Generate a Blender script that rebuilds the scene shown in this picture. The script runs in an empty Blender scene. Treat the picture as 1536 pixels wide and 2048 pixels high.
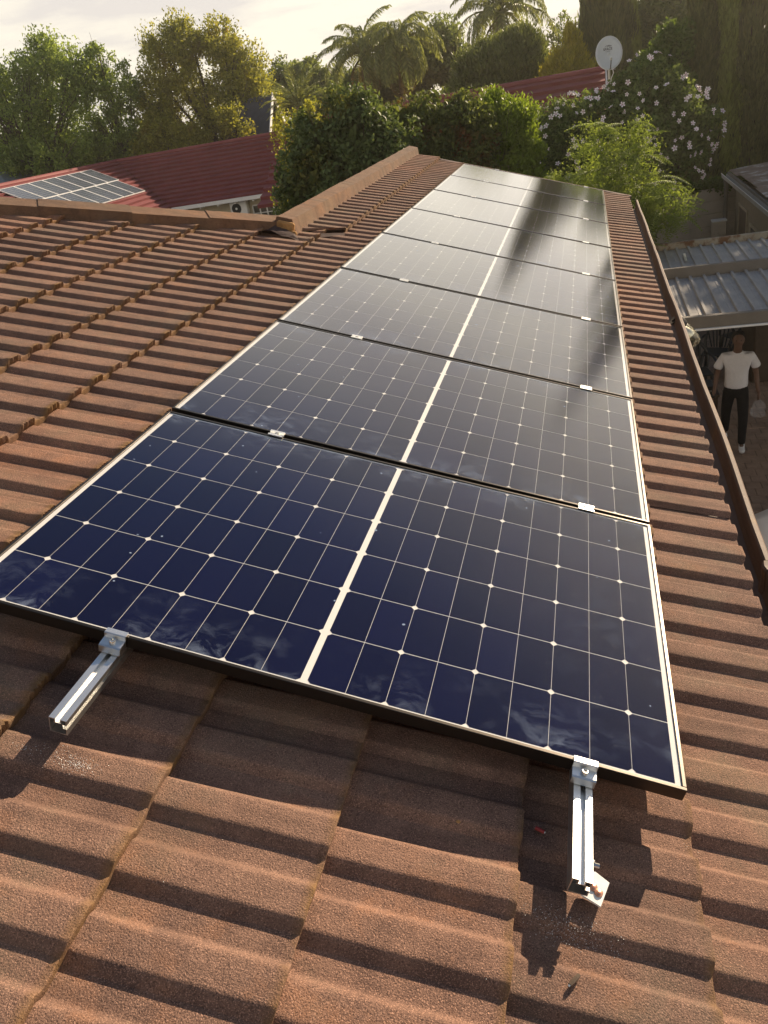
import bpy, math, random
import numpy as np
from mathutils import Matrix, Vector, Euler

R = math.radians
scene = bpy.context.scene
col = scene.collection
rng = np.random.default_rng(7)
random.seed(7)

# ------------------------------------------------------------------ camera, sky, sun, exposure
SUN_EL, SUN_AZ = R(22.3), R(27.4)          # azimuth from +Y towards +X
cam_d = bpy.data.cameras.new('camera')
cam = bpy.data.objects.new('camera', cam_d); col.objects.link(cam)
cr = Vector((0.96318813, 0.21745558, -0.158056)); cu = Vector((0.03367464, 0.4857165, 0.87346752)); cf = Vector((-0.26671079, 0.84663602, -0.46051362))
cam.matrix_world = Matrix(((cr.x, cu.x, -cf.x, 0.66307775), (cr.y, cu.y, -cf.y, -1.26284346), (cr.z, cu.z, -cf.z, 1.12147794), (0, 0, 0, 1)))
cam_d.sensor_fit = 'HORIZONTAL'; cam_d.sensor_width = 36.0; cam_d.lens = 36.0 * 1569.56 / 1536.0
cam_d.clip_start = 0.05; cam_d.clip_end = 3000
scene.camera = cam

world = bpy.data.worlds.new("World"); scene.world = world; world.use_nodes = True
wt = world.node_tree; wn = wt.nodes; wl = wt.links
bg = wn['Background']; bg.inputs[1].default_value = 0.058
sky = wn.new('ShaderNodeTexSky'); sky.sky_type = 'NISHITA'; sky.sun_disc = False
sky.sun_elevation = SUN_EL; sky.sun_rotation = SUN_AZ
sky.air_density = 1.0; sky.dust_density = 0.4; sky.ozone_density = 1.0
tc = wn.new('ShaderNodeTexCoord'); sx = wn.new('ShaderNodeSeparateXYZ'); wl.new(tc.outputs['Generated'], sx.inputs[0])
def wmath(op, a, b=None, clamp=False):
    n = wn.new('ShaderNodeMath'); n.operation = op; n.use_clamp = clamp
    for i, v in enumerate((a, b)):
        if v is None: continue
        if isinstance(v, (int, float)): n.inputs[i].default_value = v
        else: wl.new(v, n.inputs[i])
    return n.outputs[0]
zc = wmath('ADD', wmath('MAXIMUM', sx.outputs[2], 0.0), 0.10)
cx_ = wmath('DIVIDE', sx.outputs[0], zc); cy_ = wmath('DIVIDE', sx.outputs[1], zc)
cmb = wn.new('ShaderNodeCombineXYZ'); wl.new(cx_, cmb.inputs[0]); wl.new(cy_, cmb.inputs[1])
cn = wn.new('ShaderNodeTexNoise'); cn.inputs['Scale'].default_value = 0.9; cn.inputs['Detail'].default_value = 7; cn.inputs['Roughness'].default_value = 0.55
wl.new(cmb.outputs[0], cn.inputs['Vector'])
cr_ = wn.new('ShaderNodeValToRGB'); cr_.color_ramp.elements[0].position = 0.45; cr_.color_ramp.elements[1].position = 0.58
wl.new(cn.outputs['Fac'], cr_.inputs[0])
# soft veil of haze: thicker towards the horizon all the way round
vr = wn.new('ShaderNodeMapRange'); vr.interpolation_type = 'SMOOTHSTEP'; vr.inputs['From Min'].default_value = 0.34; vr.inputs['From Max'].default_value = 0.62; vr.inputs['To Min'].default_value = 0.93; vr.inputs['To Max'].default_value = 0.0
wl.new(sx.outputs[2], vr.inputs['Value']); veil = vr.outputs[0]
m1 = wn.new('ShaderNodeMixRGB'); m1.inputs[2].default_value = (10.8, 9.9, 8.3, 1)
wl.new(veil, m1.inputs[0]); wl.new(sky.outputs[0], m1.inputs[1])
cfac = wmath('MULTIPLY', wmath('MULTIPLY', cr_.outputs[0], 0.85), wmath('ADD', wmath('MULTIPLY', vr.outputs[0], 0.92), 0.03))
m2 = wn.new('ShaderNodeMixRGB'); m2.inputs[2].default_value = (7.5, 7.0, 6.75, 1)
wl.new(cfac, m2.inputs[0]); wl.new(m1.outputs[0], m2.inputs[1])
wl.new(m2.outputs[0], bg.inputs[0])

sun_d = bpy.data.lights.new('sun', 'SUN'); sun_d.energy = 5.0; sun_d.angle = R(0.55); sun_d.color = (1.0, 0.80, 0.57)
sun = bpy.data.objects.new('sun', sun_d); col.objects.link(sun)
SV = Vector((math.sin(SUN_AZ) * math.cos(SUN_EL), math.cos(SUN_AZ) * math.cos(SUN_EL), math.sin(SUN_EL)))
sun.rotation_euler = (-SV).to_track_quat('-Z', 'Y').to_euler()
sun.location = (20, 40, 25)
vs = scene.view_settings
vs.view_transform = 'Standard'; vs.look = 'None'; vs.exposure = 0.85; vs.gamma = 1.0; vs.use_curve_mapping = False
scene.render.engine = 'CYCLES'
scene.cycles.use_denoising = True
scene.cycles.max_bounces = 8; scene.cycles.transparent_max_bounces = 16
scene.cycles.caustics_reflective = False; scene.cycles.caustics_refractive = False
scene.cycles.sample_clamp_indirect = 6.0

PHI = R(18.0); CP, SP = math.cos(PHI), math.sin(PHI)
ROOF = Matrix.Rotation(PHI, 4, 'Y')            # roof frame: x = down the slope, y = along the eave, z = off the roof
ZG = -4.25
T = Matrix.Translation

# ------------------------------------------------------------------ helpers
WM = {}
def mat_of(o): return WM[o.name]
def tag(o, label=None, cat=None, group=None, kind=None):
    if label: o['label'] = label
    if cat: o['category'] = cat
    if group: o['group'] = group
    if kind: o['kind'] = kind
    return o
def link(o, parent=None, M=None):
    col.objects.link(o)
    if M is None: M = WM[parent.name].copy() if parent else Matrix.Identity(4)
    WM[o.name] = M.copy()
    if parent:
        o.parent = parent; o.matrix_basis = WM[parent.name].inverted() @ M
    else:
        o.matrix_basis = M
    return o
def thing(name, label, cat, M=None, group=None):
    if not isinstance(M, Matrix): M = T(Vector(M)) if M is not None else Matrix.Identity(4)
    o = bpy.data.objects.new(name, None); o.empty_display_size = 0.1
    link(o, None, M); return tag(o, label, cat, group)
def np_mesh(name, V, F, mats=None, smooth=False):
    V = np.asarray(V, dtype=np.float32).reshape(-1, 3)
    me = bpy.data.meshes.new(name)
    if isinstance(F, np.ndarray):
        n, k = F.shape
        me.vertices.add(len(V)); me.vertices.foreach_set('co', V.ravel())
        me.loops.add(n * k); me.loops.foreach_set('vertex_index', F.astype(np.int32).ravel())
        me.polygons.add(n); me.polygons.foreach_set('loop_start', np.arange(0, n * k, k, dtype=np.int32))
        me.polygons.foreach_set('loop_total', np.full(n, k, dtype=np.int32))
    else:
        me.from_pydata(V.tolist(), [], F)
    if smooth: me.polygons.foreach_set('use_smooth', np.ones(len(me.polygons), dtype=bool))
    me.update(calc_edges=True)
    if mats is not None:
        for m in (mats if isinstance(mats, (list, tuple)) else [mats]): me.materials.append(m)
    return me
def obj(name, me, parent=None, M=None): return link(bpy.data.objects.new(name, me), parent, M)

class MB:
    def __init__(s): s.v = []; s.f = []
    def add(s, V, F):
        b = len(s.v); s.v += [tuple(p) for p in V]; s.f += [tuple(i + b for i in f) for f in F]; return s
    def box(s, x0, x1, y0, y1, z0, z1, bev=0.0, M=None):
        if bev > 0:
            b = min(bev, (x1 - x0) * .45, (y1 - y0) * .45, (z1 - z0) * .45)
            P = []
            for sx_ in (0, 1):
                for sy in (0, 1):
                    for sz in (0, 1):
                        X, Y, Z = (x1 if sx_ else x0), (y1 if sy else y0), (z1 if sz else z0)
                        dx, dy, dz = (-b if sx_ else b), (-b if sy else b), (-b if sz else b)
                        P += [(X, Y + dy, Z + dz), (X + dx, Y, Z + dz), (X + dx, Y + dy, Z)]
            i = lambda a, b_, c, k: (a * 4 + b_ * 2 + c) * 3 + k
            F = []
            for a in (0, 1):
                q = [i(a, 0, 0, 0), i(a, 1, 0, 0), i(a, 1, 1, 0), i(a, 0, 1, 0)]; F.append(q if a else q[::-1])
                q = [i(0, a, 0, 1), i(0, a, 1, 1), i(1, a, 1, 1), i(1, a, 0, 1)]; F.append(q if a else q[::-1])
                q = [i(0, 0, a, 2), i(1, 0, a, 2), i(1, 1, a, 2), i(0, 1, a, 2)]; F.append(q if a else q[::-1])
            for a in (0, 1):
                for b_ in (0, 1):
                    q = [i(a, b_, 0, 0), i(a, b_, 0, 1), i(a, b_, 1, 1), i(a, b_, 1, 0)]; F.append(q if a == b_ else q[::-1])
                    q = [i(a, 0, b_, 0), i(a, 1, b_, 0), i(a, 1, b_, 2), i(a, 0, b_, 2)]; F.append(q if a != b_ else q[::-1]); 
                    q = [i(0, a, b_, 1), i(0, a, b_, 2), i(1, a, b_, 2), i(1, a, b_, 1)]; F.append(q if a == b_ else q[::-1])
                    for c in (0, 1): F.append([i(a, b_, c, 0), i(a, b_, c, 1), i(a, b_, c, 2)])
        else:
            P = [(x0, y0, z0), (x1, y0, z0), (x1, y1, z0), (x0, y1, z0), (x0, y0, z1), (x1, y0, z1), (x1, y1, z1), (x0, y1, z1)]
            F = [(3, 2, 1, 0), (4, 5, 6, 7), (0, 1, 5, 4), (1, 2, 6, 5), (2, 3, 7, 6), (3, 0, 4, 7)]
        if M is not None: P = [tuple(M @ Vector(p)) for p in P]
        return s.add(P, F)
    def tube(s, pts, r, n=8, cap=True):
        pts = [Vector(p) for p in pts]; rs = r if isinstance(r, (list, tuple)) else [r] * len(pts)
        P = []; F = []
        prev = None
        for k, p in enumerate(pts):
            d = (pts[min(k + 1, len(pts) - 1)] - pts[max(k - 1, 0)]).normalized()
            if prev is None:
                a = d.orthogonal().normalized()
            else:
                a = (prev - d * prev.dot(d)); a = a.normalized() if a.length > 1e-6 else d.orthogonal().normalized()
            prev = a; b = d.cross(a)
            for j in range(n):
                t = 2 * math.pi * j / n; P.append(tuple(p + (a * math.cos(t) + b * math.sin(t)) * rs[k]))
        for k in range(len(pts) - 1):
            for j in range(n):
                F.append((k * n + j, k * n + (j + 1) % n, (k + 1) * n + (j + 1) % n, (k + 1) * n + j))
        if cap:
            F.append(tuple(range(n))[::-1]); F.append(tuple((len(pts) - 1) * n + j for j in range(n)))
        return s.add(P, F)
    def prism(s, poly, a0, a1, axis='y'):
        """extrude a closed 2-D outline; axis y: outline is (x,z); axis x: (y,z); axis z: (x,y)"""
        n = len(poly)
        mk = {'y': lambda p, a: (p[0], a, p[1]), 'x': lambda p, a: (a, p[0], p[1]), 'z': lambda p, a: (p[0], p[1], a)}[axis]
        P = [mk(p, a0) for p in poly] + [mk(p, a1) for p in poly]
        F = [tuple(range(n)), tuple(range(n, 2 * n))[::-1]] + [(j, j + n, (j + 1) % n + n, (j + 1) % n) for j in range(n)]
        return s.add(P, F)
    def lathe(s, prof, n=16, M=None):
        P = []; F = []
        for r_, z in prof:
            for j in range(n):
                t = 2 * math.pi * j / n; p = Vector((r_ * math.cos(t), r_ * math.sin(t), z)); P.append(tuple(M @ p) if M is not None else tuple(p))
        for k in range(len(prof) - 1):
            for j in range(n): F.append((k * n + j, k * n + (j + 1) % n, (k + 1) * n + (j + 1) % n, (k + 1) * n + j))
        if prof[0][0] > 1e-6: F.append(tuple(range(n))[::-1])
        if prof[-1][0] > 1e-6: F.append(tuple((len(prof) - 1) * n + j for j in range(n)))
        return s.add(P, F)
    def mesh(s, name, m, smooth=False):
        me = np_mesh(name, np.array(s.v), s.f, m, smooth); return me
    def build(s, name, m, parent=None, M=None, smooth=False, fixn=True):
        me = s.mesh(name, m, smooth)
        if fixn:
            import bmesh
            bm = bmesh.new(); bm.from_mesh(me); bmesh.ops.recalc_face_normals(bm, faces=bm.faces[:]); bm.to_mesh(me); bm.free()
        if smooth: auto_smooth(me)
        return obj(name, me, parent, M)
def auto_smooth(me, ang=38):
    try: me.set_sharp_from_angle(angle=R(ang))
    except Exception: pass

# ------------------------------------------------------------------ materials
def new_mat(name):
    m = bpy.data.materials.new(name); m.use_nodes = True
    return m, m.node_tree.nodes, m.node_tree.links, m.node_tree.nodes['Principled BSDF']
def ramp(n, l, fac, stops):
    c = n.new('ShaderNodeValToRGB'); e = c.color_ramp.elements
    while len(e) < len(stops): e.new(0.5)
    for i, (p, co) in enumerate(stops): e[i].position = p; e[i].color = (*co, 1) if len(co) == 3 else co
    l.new(fac, c.inputs[0]); return c.outputs[0]
def noise(n, l, vec, scale, detail=3, rough=0.55):
    t = n.new('ShaderNodeTexNoise'); t.inputs['Scale'].default_value = scale; t.inputs['Detail'].default_value = detail; t.inputs['Roughness'].default_value = rough
    if vec is not None: l.new(vec, t.inputs['Vector'])
    return t.outputs['Fac']
def mixc(n, l, fac, a, b, mode='MIX'):
    m = n.new('ShaderNodeMixRGB'); m.blend_type = mode
    for i, v in enumerate((fac, a, b)):
        if isinstance(v, (int, float)): m.inputs[i].default_value = v
        elif isinstance(v, tuple): m.inputs[i].default_value = (*v, 1)
        else: l.new(v, m.inputs[i])
    return m.outputs[0]
def mth(n, l, op, a, b=None, c=None, clamp=False):
    m = n.new('ShaderNodeMath'); m.operation = op; m.use_clamp = clamp
    for i, v in enumerate((a, b, c)):
        if v is None: continue
        if isinstance(v, (int, float)): m.inputs[i].default_value = v
        else: l.new(v, m.inputs[i])
    return m.outputs[0]
def bump(n, l, b, h, strength=0.5, dist=0.01):
    u = n.new('ShaderNodeBump'); u.inputs['Strength'].default_value = strength; u.inputs['Distance'].default_value = dist
    l.new(h, u.inputs['Height']); l.new(u.outputs[0], b.inputs['Normal'])
def gpos(n): return n.new('ShaderNodeNewGeometry').outputs['Position']

def basic(name, c, rough=0.6, metal=0.0, var=0.25, scale=6.0, grain=60.0, bmp=0.15, bd=0.004, spec=0.5, dirt=None):
    m, n, l, b = new_mat(name); p = gpos(n)
    n1 = noise(n, l, p, scale, 5); n2 = noise(n, l, p, grain, 3)
    f = mth(n, l, 'ADD', mth(n, l, 'MULTIPLY', n1, 0.7), mth(n, l, 'MULTIPLY', n2, 0.3))
    lo = tuple(x * (1 - var) for x in c); hi = tuple(min(1, x * (1 + var)) for x in c)
    cc = ramp(n, l, f, [(0.3, lo), (0.7, hi)])
    if dirt:
        n3 = noise(n, l, p, dirt[1], 6, 0.65)
        cc = mixc(n, l, ramp(n, l, n3, [(dirt[2], (0, 0, 0)), (dirt[2] + .12, (1, 1, 1))]), cc, dirt[0])
    l.new(cc, b.inputs['Base Color']); b.inputs['Roughness'].default_value = rough; b.inputs['Metallic'].default_value = metal
    b.inputs['Specular IOR Level'].default_value = spec
    if bmp: bump(n, l, b, n2, bmp, bd)
    return m

def tile_material(name, dark, light, orange, mossy=True, mosscol=(0.225, 0.128, 0.052)):
    m, n, l, b = new_mat(name); p = gpos(n)
    big = noise(n, l, p, 1.7, 4); mid = noise(n, l, p, 14, 5, 0.6); fine = noise(n, l, p, 290, 2, 0.6); spk = noise(n, l, p, 420, 1)
    f = mth(n, l, 'ADD', mth(n, l, 'MULTIPLY', big, 0.45), mth(n, l, 'MULTIPLY', mid, 0.55))
    c = ramp(n, l, f, [(0.32, dark), (0.68, light)])
    c = mixc(n, l, mth(n, l, 'MULTIPLY', ramp(n, l, noise(n, l, p, 5.5, 5, 0.7), [(0.52, (0, 0, 0)), (0.68, (1, 1, 1))]), 0.55), c, orange)
    c = mixc(n, l, ramp(n, l, fine, [(0.34, (.75, .75, .75)), (0.50, (0, 0, 0))]), c, tuple(x * 0.5 for x in dark))
    c = mixc(n, l, mth(n, l, 'MULTIPLY', ramp(n, l, noise(n, l, p, 3.3, 5, 0.65), [(0.50, (0, 0, 0)), (0.66, (1, 1, 1))]), 0.5), c, (dark[0] * 1.25, dark[0] * 1.02, dark[0] * .72))
    c = mixc(n, l, mth(n, l, 'MULTIPLY', ramp(n, l, spk, [(0.56, (0, 0, 0)), (0.66, (1, 1, 1))]), 0.7), c, tuple(min(1, x * 1.75) for x in light))
    mp = n.new('ShaderNodeMapping'); mp.inputs['Rotation'].default_value = (0, -PHI, 0); mp.inputs['Scale'].default_value = (0.8, 11, 2.0); l.new(p, mp.inputs[0])
    c = mixc(n, l, mth(n, l, 'MULTIPLY', ramp(n, l, noise(n, l, mp.outputs[0], 1.6, 4, 0.6), [(0.50, (0, 0, 0)), (0.68, (1, 1, 1))]), 0.42), c, tuple(x * 0.62 for x in dark))
    c = mixc(n, l, mth(n, l, 'MULTIPLY', ramp(n, l, noise(n, l, p, 26, 4, 0.7), [(0.69, (0, 0, 0)), (0.73, (1, 1, 1))]), 0.6), c, (light[0] * 1.45, light[1] * 1.6, light[2] * 1.5))
    oi = n.new('ShaderNodeObjectInfo')
    c = mixc(n, l, 1.0, c, ramp(n, l, oi.outputs['Random'], [(0.0, (.84, .86, .88)), (0.5, (1, 1, 1)), (1.0, (1.14, 1.06, 1.0))]), 'MULTIPLY')
    if mossy:
        tcn = n.new('ShaderNodeTexCoord'); s = n.new('ShaderNodeSeparateXYZ'); l.new(tcn.outputs['Object'], s.inputs[0])
        e = n.new('ShaderNodeMapRange'); e.inputs['From Min'].default_value = 0.353; e.inputs['From Max'].default_value = 0.3745; l.new(s.outputs[0], e.inputs['Value'])
        mo = mth(n, l, 'MULTIPLY', e.outputs[0], ramp(n, l, noise(n, l, p, 9, 5, 0.7), [(0.36, (0.12, .12, .12)), (0.60, (1, 1, 1))]))
        mcol = ramp(n, l, noise(n, l, p, 60, 3), [(0.3, tuple(x * 0.55 for x in mosscol)), (0.7, mosscol)])
        c = mixc(n, l, mth(n, l, 'MULTIPLY', mo, 0.9), c, mcol)
        # thin orange-brown wear line where the far flank starts (as on the pressed sheet)
    l.new(c, b.inputs['Base Color']); b.inputs['Roughness'].default_value = 0.93; b.inputs['Specular IOR Level'].default_value = 0.25
    h = mth(n, l, 'ADD', mth(n, l, 'MULTIPLY', fine, 0.8), mth(n, l, 'MULTIPLY', mid, 0.6))
    bump(n, l, b, h, 0.85, 0.0035)
    return m
M_TILE = tile_material('roof_tile_granules', (0.125, 0.074, 0.057), (0.28, 0.165, 0.118), (0.31, 0.150, 0.080))
M_CAP = tile_material('ridge_granules', (0.10, 0.062, 0.044), (0.21, 0.125, 0.078), (0.25, 0.13, 0.06), mossy=False)
M_RED = basic('red_tile', (0.215, 0.058, 0.060), 0.75, var=0.14, scale=1.2, grain=30, bmp=0.2, bd=0.01, spec=0.3)
M_MORTAR = basic('mortar', (0.36, 0.20, 0.08), 0.95, var=0.4, scale=20, grain=120, bmp=0.6, spec=0.2)
M_FLASH = basic('flashing', (0.075, 0.05, 0.045), 0.85, var=0.35, scale=15, grain=150, bmp=0.4, spec=0.2)
M_ALU = basic('aluminium', (0.80, 0.80, 0.78), 0.36, 1.0, var=0.06, scale=30, grain=200, bmp=0.03)
M_ALUSHADE = basic('aluminium_shade', (0.10, 0.10, 0.10), 0.6, 0.6, var=0.1)
M_STEEL = basic('bolt_steel', (0.62, 0.62, 0.60), 0.3, 1.0, var=0.08)
M_COPPER = basic('copper_rivet', (0.72, 0.36, 0.24), 0.35, 1.0, var=0.1)
M_WHITEP = basic('white_plate', (0.82, 0.82, 0.80), 0.4, 0.15, var=0.05)
M_FRAME = basic('anodised_frame', (0.06, 0.052, 0.045), 0.34, 0.9, var=0.08, scale=3, grain=300, bmp=0.02)
M_GUTTER = basic('gutter_paint', (0.135, 0.085, 0.06), 0.6, 0.0, var=0.3, scale=4, grain=40, bmp=0.1, dirt=((0.22, 0.13, 0.06), 7, 0.55))
M_WALLP = basic('plaster', (0.42, 0.37, 0.30), 0.9, var=0.1)
M_CREAM = basic('cream_plaster', (0.60, 0.53, 0.38), 0.9, var=0.08)
M_WHITE = basic('white_paint', (0.80, 0.80, 0.78), 0.5, var=0.06, scale=2)
M_DARKGL = basic('window_glass', (0.03, 0.035, 0.04), 0.06, 0.0, var=0.1, bmp=0)
M_BLACKPL = basic('black_plastic', (0.018, 0.018, 0.02), 0.42, var=0.2, bmp=0.02)
M_BROWN = basic('brown_wood', (0.075, 0.05, 0.032), 0.6, var=0.3, scale=8)
M_TIMBER = basic('pale_timber', (0.42, 0.30, 0.19), 0.7, var=0.25, scale=12)
M_BARK = basic('bark', (0.085, 0.066, 0.05), 0.95, var=0.45, scale=9, grain=50, bmp=0.7, bd=0.03, spec=0.2)
M_PALMBARK = basic('palm_bark', (0.20, 0.15, 0.10), 0.95, var=0.4, scale=6, grain=30, bmp=0.7, bd=0.04, spec=0.2)
M_CONC = basic('precast_concrete', (0.50, 0.44, 0.37), 0.95, var=0.16, scale=3, grain=90, bmp=0.25, spec=0.2, dirt=((0.36, 0.315, 0.26), 2.2, 0.56))
M_ZINC = basic('carport_zinc', (0.36, 0.345, 0.325), 0.75, 0.0, var=0.18, scale=5, grain=30, bmp=0.06, dirt=((0.37, 0.345, 0.29), 3.0, 0.60))
M_BEAM = basic('beam_paint', (0.17, 0.15, 0.125), 0.7, 0.0, var=0.14, scale=5)
M_RUST = basic('rusty_beam', (0.33, 0.29, 0.22), 0.8, 0.0, var=0.2, scale=5, dirt=((0.15, 0.07, 0.03), 5.5, 0.46))
M_PLANK = basic('weathered_sheet', (0.30, 0.22, 0.17), 0.9, 0, var=0.4, scale=3, grain=30, bmp=0.3, dirt=((0.60, 0.58, 0.55), 3.0, 0.55))
M_PAINT = basic('car_paint', (0.80, 0.79, 0.77), 0.18, 0.0, var=0.02, scale=1, bmp=0)
M_CHROME = basic('chrome', (0.85, 0.85, 0.85), 0.1, 1.0, var=0.02, bmp=0)
M_RUBBER = basic('rubber', (0.02, 0.02, 0.02), 0.8, var=0.2)
M_AMBER = basic('amber_lens', (0.75, 0.22, 0.03), 0.2, var=0.1, bmp=0)
M_SKIN = basic('skin', (0.15, 0.082, 0.055), 0.55, var=0.12, scale=12, bmp=0.05)
M_HAIR = basic('hair', (0.012, 0.011, 0.010), 0.85, var=0.3, grain=300, bmp=0.4)
M_SHIRT = basic('white_cotton', (0.78, 0.76, 0.78), 0.9, var=0.05, scale=14, grain=40, bmp=0.25, bd=0.02, spec=0.2)
M_TROUSER = basic('black_trousers', (0.022, 0.020, 0.020), 0.9, var=0.25, scale=14, bmp=0.2, spec=0.2)
M_SHOE = basic('white_shoe', (0.78, 0.78, 0.78), 0.6, var=0.06, bmp=0.05)
M_DISH = basic('dish_enamel', (0.62, 0.65, 0.68), 0.45, var=0.05, bmp=0.02)
M_PRINT = basic('dark_print', (0.10, 0.10, 0.12), 0.6, var=0.1, bmp=0)
M_SLATE = basic('dark_slate', (0.045, 0.05, 0.07), 0.7, var=0.3, scale=4)
M_BLUEROOF = basic('blue_grey_sheet', (0.20, 0.24, 0.30), 0.5, 0.2, var=0.12)
M_GREYGRASS = basic('soil', (0.11, 0.09, 0.05), 0.98, var=0.45, scale=0.6, grain=20, bmp=0.5, bd=0.05)
M_PAVER = basic('clay_paver', (0.33, 0.235, 0.175), 0.9, var=0.32, scale=7, grain=90, bmp=0.3, spec=0.25)
M_JOINT = basic('paver_joint', (0.13, 0.105, 0.08), 0.98, var=0.3)
M_RED_PLUG = basic('red_plastic', (0.38, 0.035, 0.03), 0.45, var=0.1, bmp=0.02)
M_CELL, n_, l_, b_ = new_mat('solar_cell')
_oi = n_.new('ShaderNodeObjectInfo')
l_.new(ramp(n_, l_, _oi.outputs['Random'], [(0.0, (0.0032, 0.0034, 0.022)), (1.0, (0.0050, 0.0056, 0.036))]), b_.inputs['Base Color'])
b_.inputs['Roughness'].default_value = 0.6; b_.inputs['Specular IOR Level'].default_value = 0.0
M_BACK = basic('backsheet', (0.74, 0.73, 0.70), 0.7, var=0.03, bmp=0)

def glass_material():
    m, n, l, b = new_mat('solar_glass'); out = n['Material Output']; n.remove(b)
    tcn = n.new('ShaderNodeTexCoord'); o = tcn.outputs['Object']; s = n.new('ShaderNodeSeparateXYZ'); l.new(o, s.inputs[0])
    oi = n.new('ShaderNodeObjectInfo')
    lw = n.new('ShaderNodeLayerWeight'); lw.inputs['Blend'].default_value = 0.5
    gz = n.new('ShaderNodeMapRange'); gz.interpolation_type = 'SMOOTHSTEP'; gz.inputs['From Min'].default_value = 0.55; gz.inputs['From Max'].default_value = 0.86; gz.inputs['To Min'].default_value = 1.0; gz.inputs['To Max'].default_value = 1.42
    l.new(lw.outputs['Facing'], gz.inputs['Value'])
    fr = mth(n, l, 'MULTIPLY_ADD', mth(n, l, 'POWER', lw.outputs['Facing'], 3.8), gz.outputs[0], 0.020, clamp=True)   # textured glass: strong at grazing angles, same from both sides
    gl = n.new('ShaderNodeBsdfGlossy'); gl.distribution = 'BECKMANN'; gl.inputs['Roughness'].default_value = 0.13; gl.inputs['Color'].default_value = (1, 1, 1, 1)
    tr = n.new('ShaderNodeBsdfTransparent'); tr.inputs['Color'].default_value = (0.97, 0.97, 0.97, 1)
    base = n.new('ShaderNodeMixShader'); l.new(fr, base.inputs[0]); l.new(tr.outputs[0], base.inputs[1]); l.new(gl.outputs[0], base.inputs[2])
    # hand smears and dried rain film, a thin pale deposit, thickest along the long edges where hands held the panel
    off = n.new('ShaderNodeCombineXYZ'); l.new(mth(n, l, 'MULTIPLY', oi.outputs['Random'], 37.0), off.inputs[2])
    va = n.new('ShaderNodeVectorMath'); l.new(o, va.inputs[0]); l.new(off.outputs[0], va.inputs[1])
    wob = n.new('ShaderNodeTexNoise'); wob.inputs['Scale'].default_value = 9; wob.inputs['Detail'].default_value = 2; l.new(va.outputs[0], wob.inputs['Vector'])
    vm = n.new('ShaderNodeVectorMath'); vm.operation = 'MULTIPLY_ADD'; vm.inputs[1].default_value = (0.16, 0.16, 0.16); l.new(wob.outputs['Color'], vm.inputs[0]); l.new(va.outputs[0], vm.inputs[2])
    st = n.new('ShaderNodeMapping'); st.inputs['Scale'].default_value = (1.0, 1.9, 1.0); st.inputs['Rotation'].default_value = (0, 0, 0.6); l.new(vm.outputs[0], st.inputs[0])
    sm = noise(n, l, st.outputs[0], 15, 4, 0.62)
    blob = noise(n, l, va.outputs[0], 5.5, 2)
    edge_n = n.new('ShaderNodeMapRange'); edge_n.inputs['From Min'].default_value = 0.20; edge_n.inputs['From Max'].default_value = 0.02; l.new(s.outputs[1], edge_n.inputs['Value'])
    edge_f = n.new('ShaderNodeMapRange'); edge_f.inputs['From Min'].default_value = 1.00; edge_f.inputs['From Max'].default_value = 1.12; l.new(s.outputs[1], edge_f.inputs['Value'])
    edge_r = n.new('ShaderNodeMapRange'); edge_r.inputs['From Min'].default_value = 0.25; edge_r.inputs['From Max'].default_value = 0.84; l.new(s.outputs[0], edge_r.inputs['Value'])
    ed = mth(n, l, 'MAXIMUM', edge_n.outputs[0], edge_f.outputs[0])
    ed = mth(n, l, 'MAXIMUM', ed, mth(n, l, 'MULTIPLY', edge_r.outputs[0], 0.22))
    msk = mth(n, l, 'MULTIPLY', ramp(n, l, sm, [(0.44, (0, 0, 0)), (0.74, (1, 1, 1))]), ramp(n, l, blob, [(0.42, (0, 0, 0)), (0.62, (1, 1, 1))]))
    fac = mth(n, l, 'MULTIPLY', mth(n, l, 'MULTIPLY', msk, ed), 0.24)
    dustf = mth(n, l, 'MULTIPLY', noise(n, l, va.outputs[0], 3.0, 4), 0.006)
    specks = mth(n, l, 'MULTIPLY', ramp(n, l, noise(n, l, va.outputs[0], 48, 0), [(0.865, (0, 0, 0)), (0.88, (1, 1, 1))]), 0.5)
    fac = mth(n, l, 'ADD', mth(n, l, 'ADD', fac, dustf), specks, clamp=True)
    df = n.new('ShaderNodeBsdfDiffuse'); df.inputs['Color'].default_value = (0.46, 0.58, 0.82, 1)
    mx = n.new('ShaderNodeMixShader'); l.new(fac, mx.inputs[0]); l.new(base.outputs[0], mx.inputs[1]); l.new(df.outputs[0], mx.inputs[2])
    l.new(mx.outputs[0], out.inputs['Surface'])
    return m
M_GLASS = glass_material()

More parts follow.
